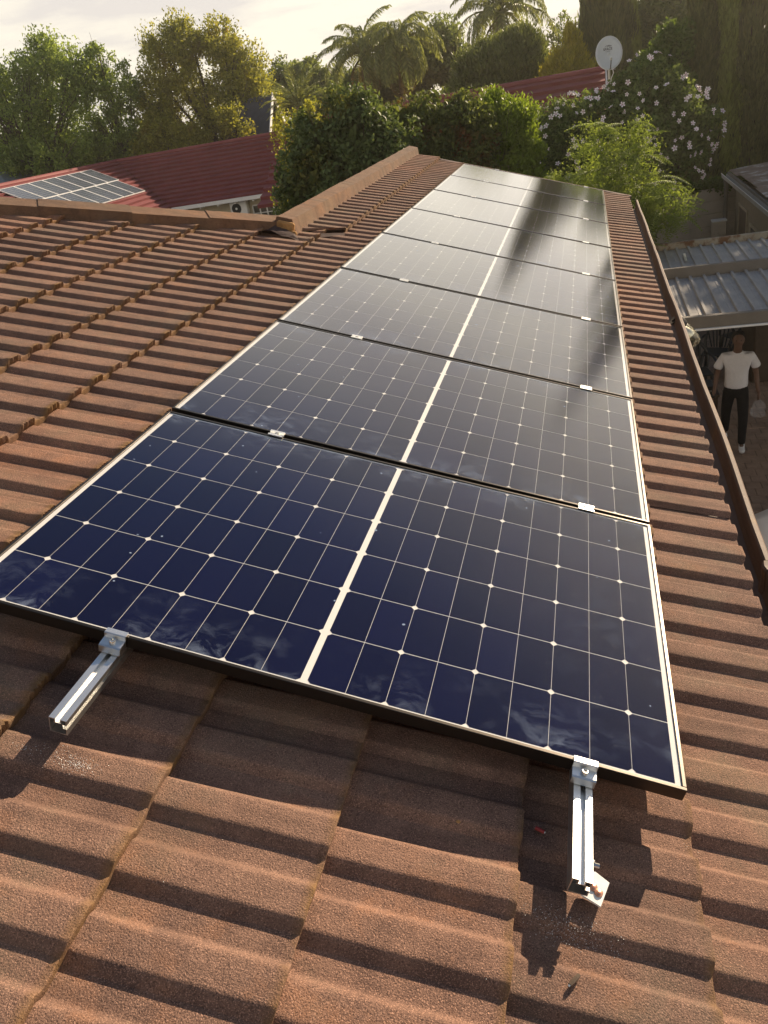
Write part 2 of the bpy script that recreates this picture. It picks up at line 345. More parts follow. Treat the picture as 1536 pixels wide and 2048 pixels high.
def leaf_material(name, dark, light, trans=0.38, tint=(1.15, 1.1, 0.55), accent=None, rough=0.5, patch=0.5):
    m, n, l, b = new_mat(name); out = n['Material Output']
    g = n.new('ShaderNodeNewGeometry'); rnd = g.outputs['Random Per Island']
    nz = noise(n, l, g.outputs['Position'], patch, 3)
    f = mth(n, l, 'ADD', mth(n, l, 'MULTIPLY', rnd, 0.55), mth(n, l, 'MULTIPLY', nz, 0.55))
    c = ramp(n, l, f, [(0.2, dark), (0.8, light)])
    if accent:
        c = mixc(n, l, mth(n, l, 'MULTIPLY', ramp(n, l, noise(n, l, g.outputs['Position'], accent[1], 3), [(accent[2], (0, 0, 0)), (accent[2] + .08, (1, 1, 1))]), rnd), c, accent[0])
    l.new(c, b.inputs['Base Color']); b.inputs['Roughness'].default_value = rough; b.inputs['Specular IOR Level'].default_value = 0.14
    tl = n.new('ShaderNodeBsdfTranslucent'); tcx = mixc(n, l, 1.0, c, tint, 'MULTIPLY'); l.new(tcx, tl.inputs['Color'])
    mx = n.new('ShaderNodeMixShader'); mx.inputs[0].default_value = trans
    l.new(b.outputs[0], mx.inputs[1]); l.new(tl.outputs[0], mx.inputs[2]); l.new(mx.outputs[0], out.inputs['Surface'])
    return m
L_OLIVE = leaf_material('leaf_olive', (0.12, 0.18, 0.05), (0.32, 0.41, 0.115), 0.52)
L_GOLD = leaf_material('leaf_gold', (0.16, 0.185, 0.035), (0.42, 0.41, 0.085), 0.52, accent=((0.20, 0.12, 0.03), 0.5, 0.60))
L_DARK = leaf_material('leaf_dark', (0.055, 0.09, 0.038), (0.16, 0.21, 0.08), 0.38, rough=0.5, accent=((0.16, 0.15, 0.03), 1.2, 0.56))
L_HEDGE2 = leaf_material('leaf_hedge_reddish', (0.06, 0.09, 0.034), (0.18, 0.215, 0.062), 0.42, accent=((0.17, 0.045, 0.02), 1.3, 0.55))
L_BRIGHT = leaf_material('leaf_bright', (0.13, 0.2, 0.026), (0.27, 0.36, 0.06), 0.52)
L_HIB = leaf_material('leaf_hibiscus', (0.08, 0.125, 0.045), (0.21, 0.275, 0.09), 0.44)
L_JAC = leaf_material('leaf_feathery', (0.15, 0.22, 0.05), (0.31, 0.39, 0.1), 0.52)
L_CYP = leaf_material('leaf_cypress', (0.085, 0.1, 0.042), (0.21, 0.225, 0.085), 0.42, patch=0.9)
L_CYP2 = leaf_material('leaf_cypress_pale', (0.18, 0.22, 0.055), (0.38, 0.43, 0.12), 0.48, patch=0.9)
L_YCON = leaf_material('leaf_golden_conifer', (0.3, 0.29, 0.03), (0.52, 0.46, 0.06), 0.52)
L_ROUND = leaf_material('leaf_round_bush', (0.09, 0.12, 0.045), (0.2, 0.235, 0.08), 0.4)
L_PALM = leaf_material('leaf_palm', (0.13, 0.16, 0.065), (0.3, 0.33, 0.13), 0.45, rough=0.35)
L_PALMDRY = leaf_material('leaf_palm_dry', (0.10, 0.085, 0.035), (0.20, 0.155, 0.06), 0.35)
L_FAR = leaf_material('leaf_far', (0.11, 0.15, 0.06), (0.25, 0.3, 0.11), 0.46)
L_CREEP = leaf_material('leaf_creeper', (0.06, 0.11, 0.026), (0.15, 0.22, 0.055), 0.42)
M_PETAL, n_, l_, b_ = new_mat('petal'); b_.inputs['Roughness'].default_value = 0.6
_g = n_.new('ShaderNodeTexCoord'); _v = n_.new('ShaderNodeVectorMath'); _v.operation = 'LENGTH'; l_.new(_g.outputs['Object'], _v.inputs[0])
l_.new(ramp(n_, l_, _v.outputs['Value'], [(0.010, (0.40, 0.05, 0.14)), (0.020, (0.80, 0.66, 0.68)), (0.045, (0.88, 0.80, 0.79))]), b_.inputs['Base Color'])

# ================================================================== SETTING
o = MB().box(-450, 450, -200, 600, ZG - 1.0, ZG).build('ground', M_GREYGRASS); tag(o, kind='structure')

hz = bpy.data.materials.new('added_haze'); hz.use_nodes = True
hz.node_tree.nodes.remove(hz.node_tree.nodes['Principled BSDF'])
pv = hz.node_tree.nodes.new('ShaderNodeVolumePrincipled'); pv.inputs['Color'].default_value = (0.93, 0.90, 0.82, 1); pv.inputs['Density'].default_value = 0.0009; pv.inputs['Anisotropy'].default_value = 0.78
hz.node_tree.links.new(pv.outputs[0], hz.node_tree.nodes['Material Output'].inputs['Volume'])
o = MB().box(-460, 460, -210, 610, ZG - 2.0, 9.6).build('haze', hz); tag(o, 'thin added haze standing in for warm lens flare', kind='stuff')  # volume added for the warm glow of lens flare, upper right

# ------------------------------------------------------------------ main house and its roof
house = thing('house', 'brown house whose coarse tiled roof carries the row of solar panels', 'house', (0, 4, ZG))
I4 = Matrix.Identity(4)
b = MB(); b.box(-3.7, 0.78, -1.6, 9.9, ZG, -0.72); b.box(-7.0, -3.7, -1.6, 6.2, ZG, -0.75)
b.build('wall', M_WALLP, house, I4)
PITCH = 0.1565; COURSE = 0.3745; RL = 0.379; STEP = 0.027; CREST = 0.0180; Z0 = -0.148
V0 = 0.1645
def ssm(x): x = np.clip(x, 0, 1); return .72 * x + .28 * x * x * (3 - 2 * x)
def profile(t):
    t = np.mod(t, 1.0)
    z = np.where(t < .14, ssm(t / .14), np.where(t < .55, 1.0, np.where(t < .68, 1 - ssm((t - .55) / .13), 0.0)))
    return z + np.where((t > .14) & (t < .55), 0.03 * np.sin(np.pi * (t - .14) / .41), 0)
def tile_mesh(seed, ncor=8, res=30, u_lim=None, length=COURSE, pl=0.0):
    """one pressed sheet: x runs down the slope from 0 to COURSE, y along the course"""
    r = np.random.default_rng(seed)
    nu = int(round(ncor * res)) + 1
    u = np.linspace(0, ncor * PITCH, nu)
    rows = [(-0.012, None), (0.05, None), (0.12, None), (0.20, None), (0.27, None), (0.325, None), (0.355, None), (0.370, None), (0.3780, None), (0.3798, 0.0012), (0.3804, 0.0045), (0.3800, 0.013), (0.3788, 0.022), (0.377, 0.034)]
    pr = profile(u / PITCH)
    lump = np.interp(u, np.linspace(0, u[-1], 40), r.normal(0, 1, 40)); lump2 = np.interp(u, np.linspace(0, u[-1], 90), r.normal(0, 1, 90))
    pleat = np.sin(2 * np.pi * u / 0.0135 + lump * 1.5)
    V = []
    for x, drop in rows:
        edge = float(ssm((x - .350) / .029)); xx = np.full(nu, x * length / RL)
        z = CREST * pr + STEP * min(max(x, 0) / RL, 1.0)
        z = z + edge * ((0.0012 + .0035 * pl) * pr + (0.0004 + .0010 * pl) * lump2)
        if drop is not None:
            z = z - drop * 1.0
            xx = xx + 0.0010 * lump + pr * (0.0034 * pleat * pl + 0.0015 + 0.004 * pl) * (1 if drop < .03 else .2)
        else:
            xx = xx + edge * 0.0010 * lump
        uu = u.copy()
        if u_lim is not None:
            uu = np.minimum(u, u_lim(xx))
            z = np.where(u > uu + 1e-5, CREST * profile(uu / PITCH) + STEP * min(max(x, 0) / RL, 1.0) - (drop or 0), z)
        V.append(np.stack([xx, uu, z], 1))
    V = np.concatenate(V); nr = len(rows)
    a = (np.arange(nr - 1)[:, None] * nu + np.arange(nu - 1)[None, :]).ravel()
    F = np.stack([a, a + nu, a + nu + 1, a + 1], 1)
    if u_lim is not None:
        p = V[F]; ar = np.linalg.norm(np.cross(p[:, 2] - p[:, 0], p[:, 3] - p[:, 1]), axis=1); F = F[ar > 1e-9]
    me = np_mesh('roof_tile', V, F, M_TILE, True); auto_smooth(me, 33); return me
TILE_VARIANTS = [tile_mesh(100 + i) for i in range(6)]; TILE_PLEATED = [tile_mesh(140 + i, pl=1.0) for i in range(6)]
SHEET = 8 * PITCH
U_ORG = -0.006 - 12 * PITCH
def hip_u(v): return 4.50 + (v + 1.60) * (1.50 / 2.25)
def u_max(v): return np.where(v > -1.60, 4.50 + (v + 1.60) * 1.05, hip_u(v))
for k in range(-10, 3):
    v = V0 + COURSE * k
    far_end = 10.08 if k >= -4 else float(max(u_max(np.array([v, v + COURSE]))))
    start = U_ORG - PITCH * ((k * 5) % 8)
    j = 0; uu = start
    length = COURSE if k < 2 else 0.3215
    while uu < far_end:
        need = min(SHEET, far_end - uu)
        jit = T((rng.normal(0, .0022), 0, rng.normal(0, .0010)))
        Mx = ROOF @ T((v, uu, Z0)) @ jit
        clip = (k <= -5 and uu + SHEET > float(min(u_max(np.array([v, v + COURSE])))))
        if clip:
            me = tile_mesh(500 + k * 20 + j, 8, u_lim=(lambda xx, v=v, uu=uu: np.maximum(u_max(v + xx) - uu, 0.0)), length=length, pl=1.0)
        elif need < SHEET - 1e-3 or length != COURSE:
            me = tile_mesh(900 + k * 20 + j, need / PITCH, length=length, pl=1.0 if k < -2 else 0.0)
        else:
            me = (TILE_VARIANTS if k >= -2 else TILE_PLEATED)[int(rng.integers(6))]
        if len(me.polygons): obj('roof_tile', me, house, Mx)
        uu += SHEET; j += 1
# top course of the lower wing, lapped over the main courses
uu = 4.66; j = 0
while uu < 10.12:
    need = min(SHEET, 10.12 - uu)
    if j == 0:
        me = tile_mesh(1500, need / PITCH); V = np.empty(len(me.vertices) * 3, np.float32); me.vertices.foreach_get('co', V); V = V.reshape(-1, 3)
        V[:, 1] = np.maximum(V[:, 1], (V[:, 0] - 0.10) * 0.8); me.vertices.foreach_set('co', V.ravel()); me.update()
    else: me = tile_mesh(1500 + j, need / PITCH)
    obj('roof_tile', me, house, ROOF @ T((-1.20, 4.66, 0)) @ Matrix.Rotation(0.017, 4, 'Z') @ T((-COURSE, uu - 4.66, Z0 + 0.022))); uu += SHEET; j += 1

def rp(v, u, w): return ROOF @ Vector((v, u, w))
# lower ridge: boxy caps in three lengths, mortar end, lapped joints
for u0, u1, dz in ((4.50, 6.42, 0.0), (6.38, 8.30, -0.006), (8.26, 10.20, -0.012)):
    pr = [(-1.66, -0.12), (-1.635, -0.022), (-1.515, -0.022), (-1.472, -0.125)]
    pr2 = [(p[0], p[1] + dz) for p in pr]
    b = MB(); n_seg = 14
    V = []; 
    for i in range(n_seg + 1):
        uq = u0 + (u1 - u0) * i / n_seg
        for q, p in enumerate(pr2): V.append((p[0] - .020 * (uq - 4.5) + random.gauss(0, .0012), uq, p[1] + random.gauss(0, .0012) + (0.006 if i == 0 else 0)))
    F = []
    for i in range(n_seg):
        for q in range(3): F.append((i * 4 + q, i * 4 + q + 1, (i + 1) * 4 + q + 1, (i + 1) * 4 + q))
    F.append((0, 1, 2, 3)); F.append((n_seg * 4 + 3, n_seg * 4 + 2, n_seg * 4 + 1, n_seg * 4))
    b.add(V, F); b.build('ridge_cap', M_CAP, house, ROOF)
b = MB(); b.box(-1.62, -1.485, 4.455, 4.497, -0.125, -0.035, 0.012); b.box(-1.51, -1.455, 4.43, 4.47, -0.14, -0.085, 0.012)
b.build('mortar', M_MORTAR, house, ROOF)
# hip caps climbing to the higher part of the roof
hs, he = Vector((-1.575, 4.545, 0)), Vector((-3.90, 2.97, 0))
hd = (he - hs).normalized(); hn = Vector((hd.y, -hd.x, 0))         # hn points down the visible slope
if hn.x < 0: hn = -hn
L = (he - hs).length; segs = 5
for i in range(segs):
    a = hs + hd * (L * i / segs - (0.03 if i else 0)); c = hs + hd * (L * (i + 1) / segs)
    z = -0.006 * (i % 2)
    P = []
    for base in (a, c):
        for off, w in ((-0.24, -0.17), (-0.165, -0.048 + z), (0.016, -0.055 + z), (0.032, -0.145 + z)):
            p = base + hn * off; P.append((p.x, p.y, w))
    F = [(0, 1, 5, 4), (1, 2, 6, 5), (2, 3, 7, 6), (0, 3, 2, 1), (4, 5, 6, 7)]
    MB().add(P, F).build('hip_cap', M_CAP, house, ROOF)
# junction flashing between hip and lower ridge, crumpled sheet
V = []; F = []; NX, NY = 9, 7
for i in range(NX):
    for j in range(NY):
        a = i / (NX - 1); c = j / (NY - 1)
        V.append((-1.74 + 0.34 * a + 0.03 * math.sin(7 * c), 4.30 + 0.24 * c + 0.05 * a, -0.072 - 0.080 * abs(a - .45) * 1.6 + 0.012 * math.sin(9 * a + 5 * c) + random.gauss(0, .004)))
for i in range(NX - 1):
    for j in range(NY - 1): F.append((i * NY + j, i * NY + j + 1, (i + 1) * NY + j + 1, (i + 1) * NY + j))
MB().add(V, F).build('flashing', M_FLASH, house, ROOF)
b = MB(); P = [(-1.44, 4.50, -0.136), (-1.19, 4.79, -0.124), (-1.19, 4.84, -0.112), (-1.44, 4.56, -0.114)]
b.add(P + [(p[0], p[1], p[2] - .03) for p in P], [(0, 1, 2, 3), (7, 6, 5, 4), (0, 4, 5, 1), (1, 5, 6, 2), (2, 6, 7, 3), (3, 7, 4, 0)])
b.build('flashing', M_FLASH, house, ROOF)
# verge at the far end
for va, vb in ((-1.50, -0.55), (-0.55, 0.40), (0.40, 1.28)):
    MB().prism([(10.09, -0.20), (10.085, -0.128), (10.10, -0.116), (10.20, -0.116), (10.21, -0.13), (10.21, -0.30)], va + .002, vb - .002, 'x').build('verge_cap', M_FLASH, house, ROOF)
# the other roof faces
S_, E_ = rp(-1.6, 4.5, -.12), rp(-3.85, 3.0, -.12)
MB().add([tuple(E_), (-7.2, 6.5, -.52), (-4.26, 6.5, -.52), tuple(S_)], [(0, 1, 2, 3)]).build('roof_slope', M_TILE, house, I4)
MB().add([tuple(S_), (-4.26, 6.5, -.52), (-4.26, 10.2, -.52), (S_.x, 10.2, S_.z)], [(0, 1, 2, 3)]).build('roof_slope', M_TILE, house, I4)
MB().add([tuple(E_), (E_.x, -2.0, E_.z), (-7.2, -2.0, -.52), (-7.2, 6.5, -.52)], [(0, 1, 2, 3)]).build('roof_slope', M_TILE, house, I4)
# under-roof sheet so no light leaks below the tiles
MB().add([tuple(rp(-3.85, -1.9, -.205)), tuple(rp(1.2, -1.9, -.205)), tuple(rp(1.2, 4.5, -.19)), tuple(rp(-1.55, 4.5, -.19)), tuple(rp(-3.7, 3.0, -.19))], [(0, 1, 2, 3, 4)]).build('underlay', M_FLASH, house, I4)
MB().add([tuple(rp(-1.52, 4.5, -.19)), tuple(rp(1.2, 4.5, -.19)), tuple(rp(1.2, 10.1, -.19)), tuple(rp(-1.52, 10.1, -.19))], [(0, 1, 2, 3)]).build('underlay', M_FLASH, house, I4)
# fascia and gutter
MB().box(1.085, 1.110, -1.9, 10.1, -0.80, -0.565).build('fascia', M_GUTTER, house, I4)
GP = [(1.113, -0.58), (1.117, -0.58), (1.121, -0.665), (1.150, -0.672), (1.214, -0.668), (1.222, -0.640), (1.222, -0.566), (1.228, -0.558), (1.243, -0.558), (1.249, -0.566), (1.249, -0.580), (1.243, -0.580), (1.240, -0.570), (1.230, -0.570), (1.230, -0.640), (1.221, -0.678), (1.150, -0.682), (1.113, -0.672)]
ys = [-1.9, 0.55, 1.30, 1.36, 4.0, 7.0, 10.12]
for i in range(len(ys) - 1):
    y0, y1 = ys[i], ys[i + 1]
    sg = MB(); n_s = max(2, int((y1 - y0) / .25)); P = []; F = []
    dx = 0.003 if i in (0, 1) else (0.0 if i == 2 else 0.002 * i)
    for q in range(n_s + 1):
        y = y0 + (y1 - y0) * q / n_s; wob = 0.0025 * math.sin(y * 3.1) + random.gauss(0, .0008)
        if i == 2: wob -= 0.005 * math.sin(math.pi * q / n_s)
        for gx, gz in GP: P.append((gx + (wob + dx) * (1 if gx > 1.2 else 0), y, gz + (wob * .6 if gx > 1.2 else 0)))
    k = len(GP)
    for q in range(n_s):
        for e in range(k): F.append((q * k + e, q * k + (e + 1) % k, (q + 1) * k + (e + 1) % k, (q + 1) * k + e))
    F.append(tuple(range(k))); F.append(tuple(range(n_s * k, n_s * k + k))[::-1])
    sg.add(P, F).build('gutter', M_GUTTER, house, I4)

# ------------------------------------------------------------------ solar panels
PIT, PL, PW, PH = 1.1533, 1.1335, 0.8615, 0.033
LIP = 0.0095
def frame_mesh():
    b = MB()
    b.box(-PW, PW, 0, LIP, -PH, 0, 0.0012); b.box(-PW, PW, PL - LIP, PL, -PH, 0, 0.0012)
    b.box(-PW, -PW + LIP, LIP + .0002, PL - LIP - .0002, -PH, -0.0002, 0.0012); b.box(PW - LIP, PW, LIP + .0002, PL - LIP - .0002, -PH, -0.0002, 0.0012)
    return b.mesh('frame', M_FRAME)
FRAME_ME = frame_mesh()
GLASS_ME = np_mesh('glass', [(-PW + .008, .008, -.0018), (PW - .008, .008, -.0018), (PW - .008, PL - .008, -.0018), (-PW + .008, PL - .008, -.0018)], [(0, 1, 2, 3)], M_GLASS)
BACK_ME = MB().box(-PW + .004, PW - .004, .004, PL - .004, -.0085, -.0048).mesh('backsheet', M_BACK)
CW, CH, CHF = 0.0911, 0.1808, 0.0085
def cell_mesh(side):
    x0, x1, y0, y1, z, c = -CW / 2, CW / 2, -CH / 2, CH / 2, 0.0, CHF
    if side > 0: P = [(x0, y0), (x1 - c, y0), (x1, y0 + c), (x1, y1 - c), (x1 - c, y1), (x0, y1)]
    else: P = [(x0 + c, y0), (x1, y0), (x1, y1), (x0 + c, y1), (x0, y1 - c), (x0, y0 + c)]
    n = len(P); V = [(p[0], p[1], 0) for p in P] + [(p[0], p[1], -.0003) for p in P]
    F = [tuple(range(n)), tuple(range(n, 2 * n))[::-1]] + [(j, j + n, (j + 1) % n + n, (j + 1) % n) for j in range(n)]
    return np_mesh('cell', V, F, M_CELL)
CELL = {1: cell_mesh(1), -1: cell_mesh(-1)}
HS, CPI, RPI = 0.008, 0.0923, 0.1838
ORD = ['nearest', 'second nearest', 'third nearest', 'fourth from the near end', 'fifth from the near end', 'third from the far end', 'second from the far end', 'farthest']
PLAB = ['nearest solar panel, deep navy with hand smears along its open front edge',
        'second nearest solar panel, dark blue-grey glass with smears by its lower corner',
        'third nearest solar panel, pale grey reflections over a faint white cell grid',
        'fourth solar panel from the near end, with a dark tree reflection at its right side',
        'fifth solar panel from the near end, middle of the far half of the row',
        'third solar panel from the far end, mostly mirroring the pale sky',
        'second solar panel from the far end, cream sky and brown tree reflections',
        'farthest solar panel, last in the row beside the roof verge']
GRP = 'solar panels in a row on the brown roof'
for p in range(8):
    Mp = ROOF @ T((0, p * PIT, 0)) @ Matrix.Rotation(rng.normal(0, .0012), 4, 'Y') @ Matrix.Rotation(rng.normal(0, .0012), 4, 'X')
    t = thing('solar_panel', PLAB[p], 'solar panel', Mp, GRP)
    obj('frame', FRAME_ME, t); obj('backsheet', BACK_ME, t); obj('glass', GLASS_ME, t)
    for sgn in (-1, 1):
        for j in range(9):
            for i in range(6):
                x = sgn * (HS + (j + .5) * CPI); y = PL / 2 + (i - 2.5) * RPI
                side = sgn * (1 if j % 2 else -1)
                obj('cell', CELL[side], t, Mp @ T((x, y, -.0042)))

# rails, clamps, bracket
def rail_profile():
    """outline of the rail section with an open slot in the top (x, z), origin at top centre"""
    return None
def make_rail(v, u0, u1, label):
    Mr = ROOF @ T((v, u0, -PH - 0.001))
    t = thing('mounting_rail', label, 'rail', Mr, 'aluminium mounting rails under the panels')
    Lr = u1 - u0; h = 0.041; w = 0.020; th = 0.0022
    b = MB()
    b.box(-w, -0.0055, 0, Lr, -th, 0); b.box(0.0055, w, 0, Lr, -th, 0)                 # top flanges
    b.box(-w, -w + th, 0, Lr, -h, -th - .0001); b.box(-w + th, w - th, 0, Lr, -h, -h + th)
    b.box(w - th, w, 0, Lr, -.012, -th - .0001); b.box(w - th, w, 0, Lr, -h, -.024)     # right wall with side slot
    b.box(-0.0075, -0.0055, 0, Lr, -.011, -th - .0001); b.box(0.0055, 0.0075, 0, Lr, -.011, -th - .0001); b.box(-0.0095, 0.0095, 0, Lr, -.013, -.0111)
    b.box(w - .009, w - th - .0001, 0, Lr, -.0135, -.012); b.box(w - .009, w - th - .0001, 0, Lr, -.0255, -.024); b.box(w - .0105, w - .009, 0, Lr, -.0255, -.012)
    b.build('rail_body', M_ALU, t)
    MB().box(-w + th + .0002, w - .011, 0.02, Lr - .02, -h + th + .0002, -.0135).build('hollow_shade', M_ALUSHADE, t)  # dark filler block, its colour stands for the shade inside the rail
    return t
RAILS = {'left': -0.447, 'right': 0.648}
make_rail(RAILS['left'], -0.243, 9.35, 'left aluminium rail, its cut open end jutting out above tile chippings')
make_rail(RAILS['right'], -0.262, 9.35, 'right aluminium rail, its open end beside the white bracket plate')
def bolt(b, z, r=.0075):
    b.lathe([(r, z), (r, z + .0065), (r * .9, z + .0075), (r * .55, z + .0075), (r * .55, z + .003), (0, z + .003)], 14)
def end_clamp(v, u, flip, label):
    Mc = ROOF @ T((v, u, 0)) @ (Matrix.Rotation(math.pi, 4, 'Z') if flip else Matrix.Identity(4))
    t = thing('end_clamp', label, 'clamp', Mc, 'end clamps holding the row of panels')
    b = MB()
    pr = [(0.010, 0.001), (0.010, 0.0048), (-0.0045, 0.0048), (-0.0075, 0.0035), (-0.0075, -0.0085), (-0.030, -0.0105), (-0.034, -0.013), (-0.034, -0.0315), (-0.030, -0.0335), (-0.005, -0.0335), (-0.0035, -0.0320), (-0.0035, 0.001)]
    b.prism(pr, -0.026, 0.026, 'x')
    b.build('clamp_body', M_ALU, t)
    bb = MB(); bolt(bb, -.0095); ob = bb.build('bolt', M_STEEL, t, Mc @ T((0, -.0185, 0)), smooth=True)
    return t
end_clamp(RAILS['left'], 0.0, False, 'silver end clamp with bolt on the left rail at the near panel edge')
end_clamp(RAILS['right'] - 0.004, 0.0, False, 'silver end clamp with bolt on the right rail at the near panel edge')
end_clamp(RAILS['left'], 7 * PIT + PL, True, 'small end clamp on the left rail at the far edge of the last panel')
end_clamp(RAILS['right'], 7 * PIT + PL, True, 'small end clamp on the right rail at the far edge of the last panel')
MIDC = None
names = ['first', 'second', 'third', 'fourth', 'fifth', 'sixth', 'seventh', 'eighth']
for p in range(7):
    for sd in ('left', 'right'):
        uc = p * PIT + (PIT + PL) / 2; dv = -0.012 if sd == 'left' else -0.002
        Mc = ROOF @ T((RAILS[sd] + dv, uc, 0))
        t = thing('mid_clamp', f'silver mid clamp on the {sd} rail after the {names[p]} panel from the near end', 'clamp', Mc, 'mid clamps in the gaps between panels')
        if MIDC is None:
            b = MB(); hw = (PIT - PL) / 2
            b.prism([(-hw - .009, .001), (-hw - .009, .004), (-hw + .001, .004), (-hw + .003, -.003), (hw - .003, -.003), (hw - .001, .004), (hw + .009, .004), (hw + .009, .001), (hw - .0005, .001), (hw - .0005, -.012), (-hw + .0005, -.012), (-hw + .0005, .001)], -.026, .026, 'x')
            MIDC = b.mesh('clamp_body', M_ALU); bb = MB(); bolt(bb, -.003, .006); MIDB = bb.mesh('bolt', M_STEEL)
        obj('clamp_body', MIDC, t); obj('bolt', MIDB, t)
# bracket beside the right rail end
Mb = ROOF @ T((0.689, -0.222, -0.096)) @ Matrix.Rotation(R(-14), 4, 'Z') @ Matrix.Rotation(R(6), 4, 'X')
t = thing('roof_bracket', 'white angle bracket with two copper rivets beside the right rail end', 'bracket', Mb)
MB().prism([(-.020, -.030), (.020, -.034), (.023, .022), (-.008, .030), (-.020, .024)], 0, .005, 'z').build('base_plate', M_WHITEP, t)
MB().box(-.0215, -.017, -.012, .034, .0052, .034, 0.001).build('upright', M_WHITEP, t)
for q in ((-.004, -.004), (.009, -.010)):
    bb = MB(); bb.lathe([(.0085, .005), (.0085, .0075), (.006, .0095), (0, .010)], 14); bb.build('rivet', M_COPPER, t, Mb @ T((q[0], q[1], 0)), smooth=True)
bb = MB(); bb.lathe([(.006, 0), (.006, .006), (.0045, .006), (.0045, .016), (0, .016)], 6)
bb.build('bolt', M_STEEL, t, ROOF @ T((0.6695, -0.205, -.052)) @ Matrix.Rotation(R(90), 4, 'Y'))
# debris on the tiles
Md = ROOF @ T((0.533 + .045, -0.105, -0.118)) @ Matrix.Rotation(R(75), 4, 'Z')
t = thing('wall_plug', 'short red plastic wall plug lying on the shaded tiles left of the right rail', 'wall plug', Md)
bb = MB(); bb.tube([(0, -.011, 0), (0, -.009, 0), (0, .007, 0), (0, .009, 0)], [.0035, .0042, .0042, .0048], 10); bb.build('plug_body', M_RED_PLUG, t, smooth=True)
bb = MB(); bb.tube([(0, -.0135, 0), (0, -.0112, 0)], [.0022, .0022], 8); bb.build('plug_tip', M_ALU, t)
Md = ROOF @ T((0.655, -0.408, -0.112)) @ Matrix.Rotation(R(-35), 4, 'Z') @ Matrix.Rotation(R(8), 4, 'Y')
t = thing('screw_bit', 'dark metal screw bit lying on the tiles near the bottom edge', 'screw bit', Md)
bb = MB(); bb.tube([(0, -.014, 0), (0, -.005, 0), (0, .006, 0), (0, .015, 0)], [.0040, .0045, .0045, .0030], 6); bb.build('bit_shank', M_BROWN, t)
bb = MB(); bb.tube([(0, -.018, 0), (0, -.0142, 0)], [.0018, .0026], 6); bb.build('bit_tip', M_STEEL, t)
def pebble(name, label, v, u, w, r, m):
    bb = MB(); bb.lathe([(0, -r * .6), (r * .8, -r * .4), (r, 0), (r * .7, r * .5), (0, r * .65)], 9)
    ob = bb.build(name, m, None, ROOF @ T((v, u, w)) @ Matrix.Diagonal((1.2, .9, 1, 1)), smooth=True); tag(ob, label, 'debris')
pebble('seed_pod', 'tiny tan seed lying on a tile crest below the panel middle', 0.405, -0.155, -0.103, .0042, M_MORTAR)
V = []; F = []
def flakes(cv, cu, n, sv, su, w=-0.083):
    for _ in range(n):
        v = random.gauss(cv, sv); u = random.gauss(cu, su); f = (v - V0) % COURSE / COURSE
        z = Z0 + STEP * f + CREST * float(profile((u - U_ORG) / PITCH)) + .0022
        s = random.uniform(.0004, .0011); a = random.uniform(0, 6.28); e = random.uniform(.3, 1)
        c_, s_ = math.cos(a) * s, math.sin(a) * s
        bi = len(V); V.extend([(v - c_, u - s_, z), (v + s_ * e, u - c_ * e, z + .0008), (v + c_, u + s_, z), (v - s_ * e, u + c_ * e, z + .0004)])
        F.append((bi, bi + 1, bi + 2, bi + 3))
flakes(-0.39, -0.275, 300, .026, .010); flakes(-0.47, -0.262, 120, .05, .011); flakes(0.66, -0.312, 280, .040, .011); flakes(0.60, -0.29, 110, .05, .011); flakes(0.90, -.03, 8, .02, .015); flakes(.3, -.4, 26, .5, .2)
o = MB().add(V, F).build('metal_filings', M_WHITEP, None, ROOF, fixn=False); tag(o, 'pale scatter of aluminium filings on the tiles under both rail ends', 'filings', kind='stuff')
bb = MB(); bb.add([(0, 0, 0), (.03, .006, .006), (.052, .0, .002), (.03, -.012, .008), (.015, .02, .01)], [(0, 1, 4), (0, 3, 1), (1, 3, 2)])
o = bb.build('dry_leaf', M_MORTAR, None, ROOF @ T((1.08, 4.95, -0.102))); tag(o, 'small yellow dry leaf lying on the tiles right of the panels', 'leaf')

# lamp under the eave
Ml = T((1.275, 4.80, -0.70)) @ Matrix.Rotation(R(143), 4, 'Y')
t = thing('eave_lamp', 'glass jar lamp fixed under the gutter, flashing in the sun', 'lamp', Ml)
M_JAR, n_, l_, b_ = new_mat('lamp_glass'); b_.inputs['Transmission Weight'].default_value = 1.0; b_.inputs['Roughness'].default_value = 0.12; b_.inputs['Base Color'].default_value = (0.97, 0.94, 0.82, 1); b_.inputs['IOR'].default_value = 1.46
bb = MB(); bb.lathe([(.042, .0), (.052, .02), (.058, .07), (.058, .13), (.050, .165), (.030, .185), (0, .19), (0, .184), (.027, .180), (.045, .161), (.053, .13), (.053, .07), (.047, .021), (.038, .0)], 20); bb.build('glass_jar', M_JAR, t, smooth=True)
bb = MB(); bb.lathe([(.05, -.07), (.055, -.05), (.055, .0), (.048, .012), (0, .012)], 20); bb.build('lamp_base', M_BLACKPL, t, smooth=True)
for q in (-1, 1):
    bb = MB(); bb.tube([(q * .014, 0, .012), (q * .014, 0, .13), (q * .010, 0, .145)], [.010, .010, .006], 10); bb.build('bulb_tube', M_WHITE, t, smooth=True)
bb = MB(); bb.lathe([(.012, .016), (.030, .03), (.047, .075), (.048, .10)], 18); bb.build('reflector', M_ALU, t, smooth=True)  # bowl added inside the jar so the lamp catches brighter sun sparkle
MB().box(-.02, .02, -.03, .03, -.085, -.0702).build('mount', M_BLACKPL, t)

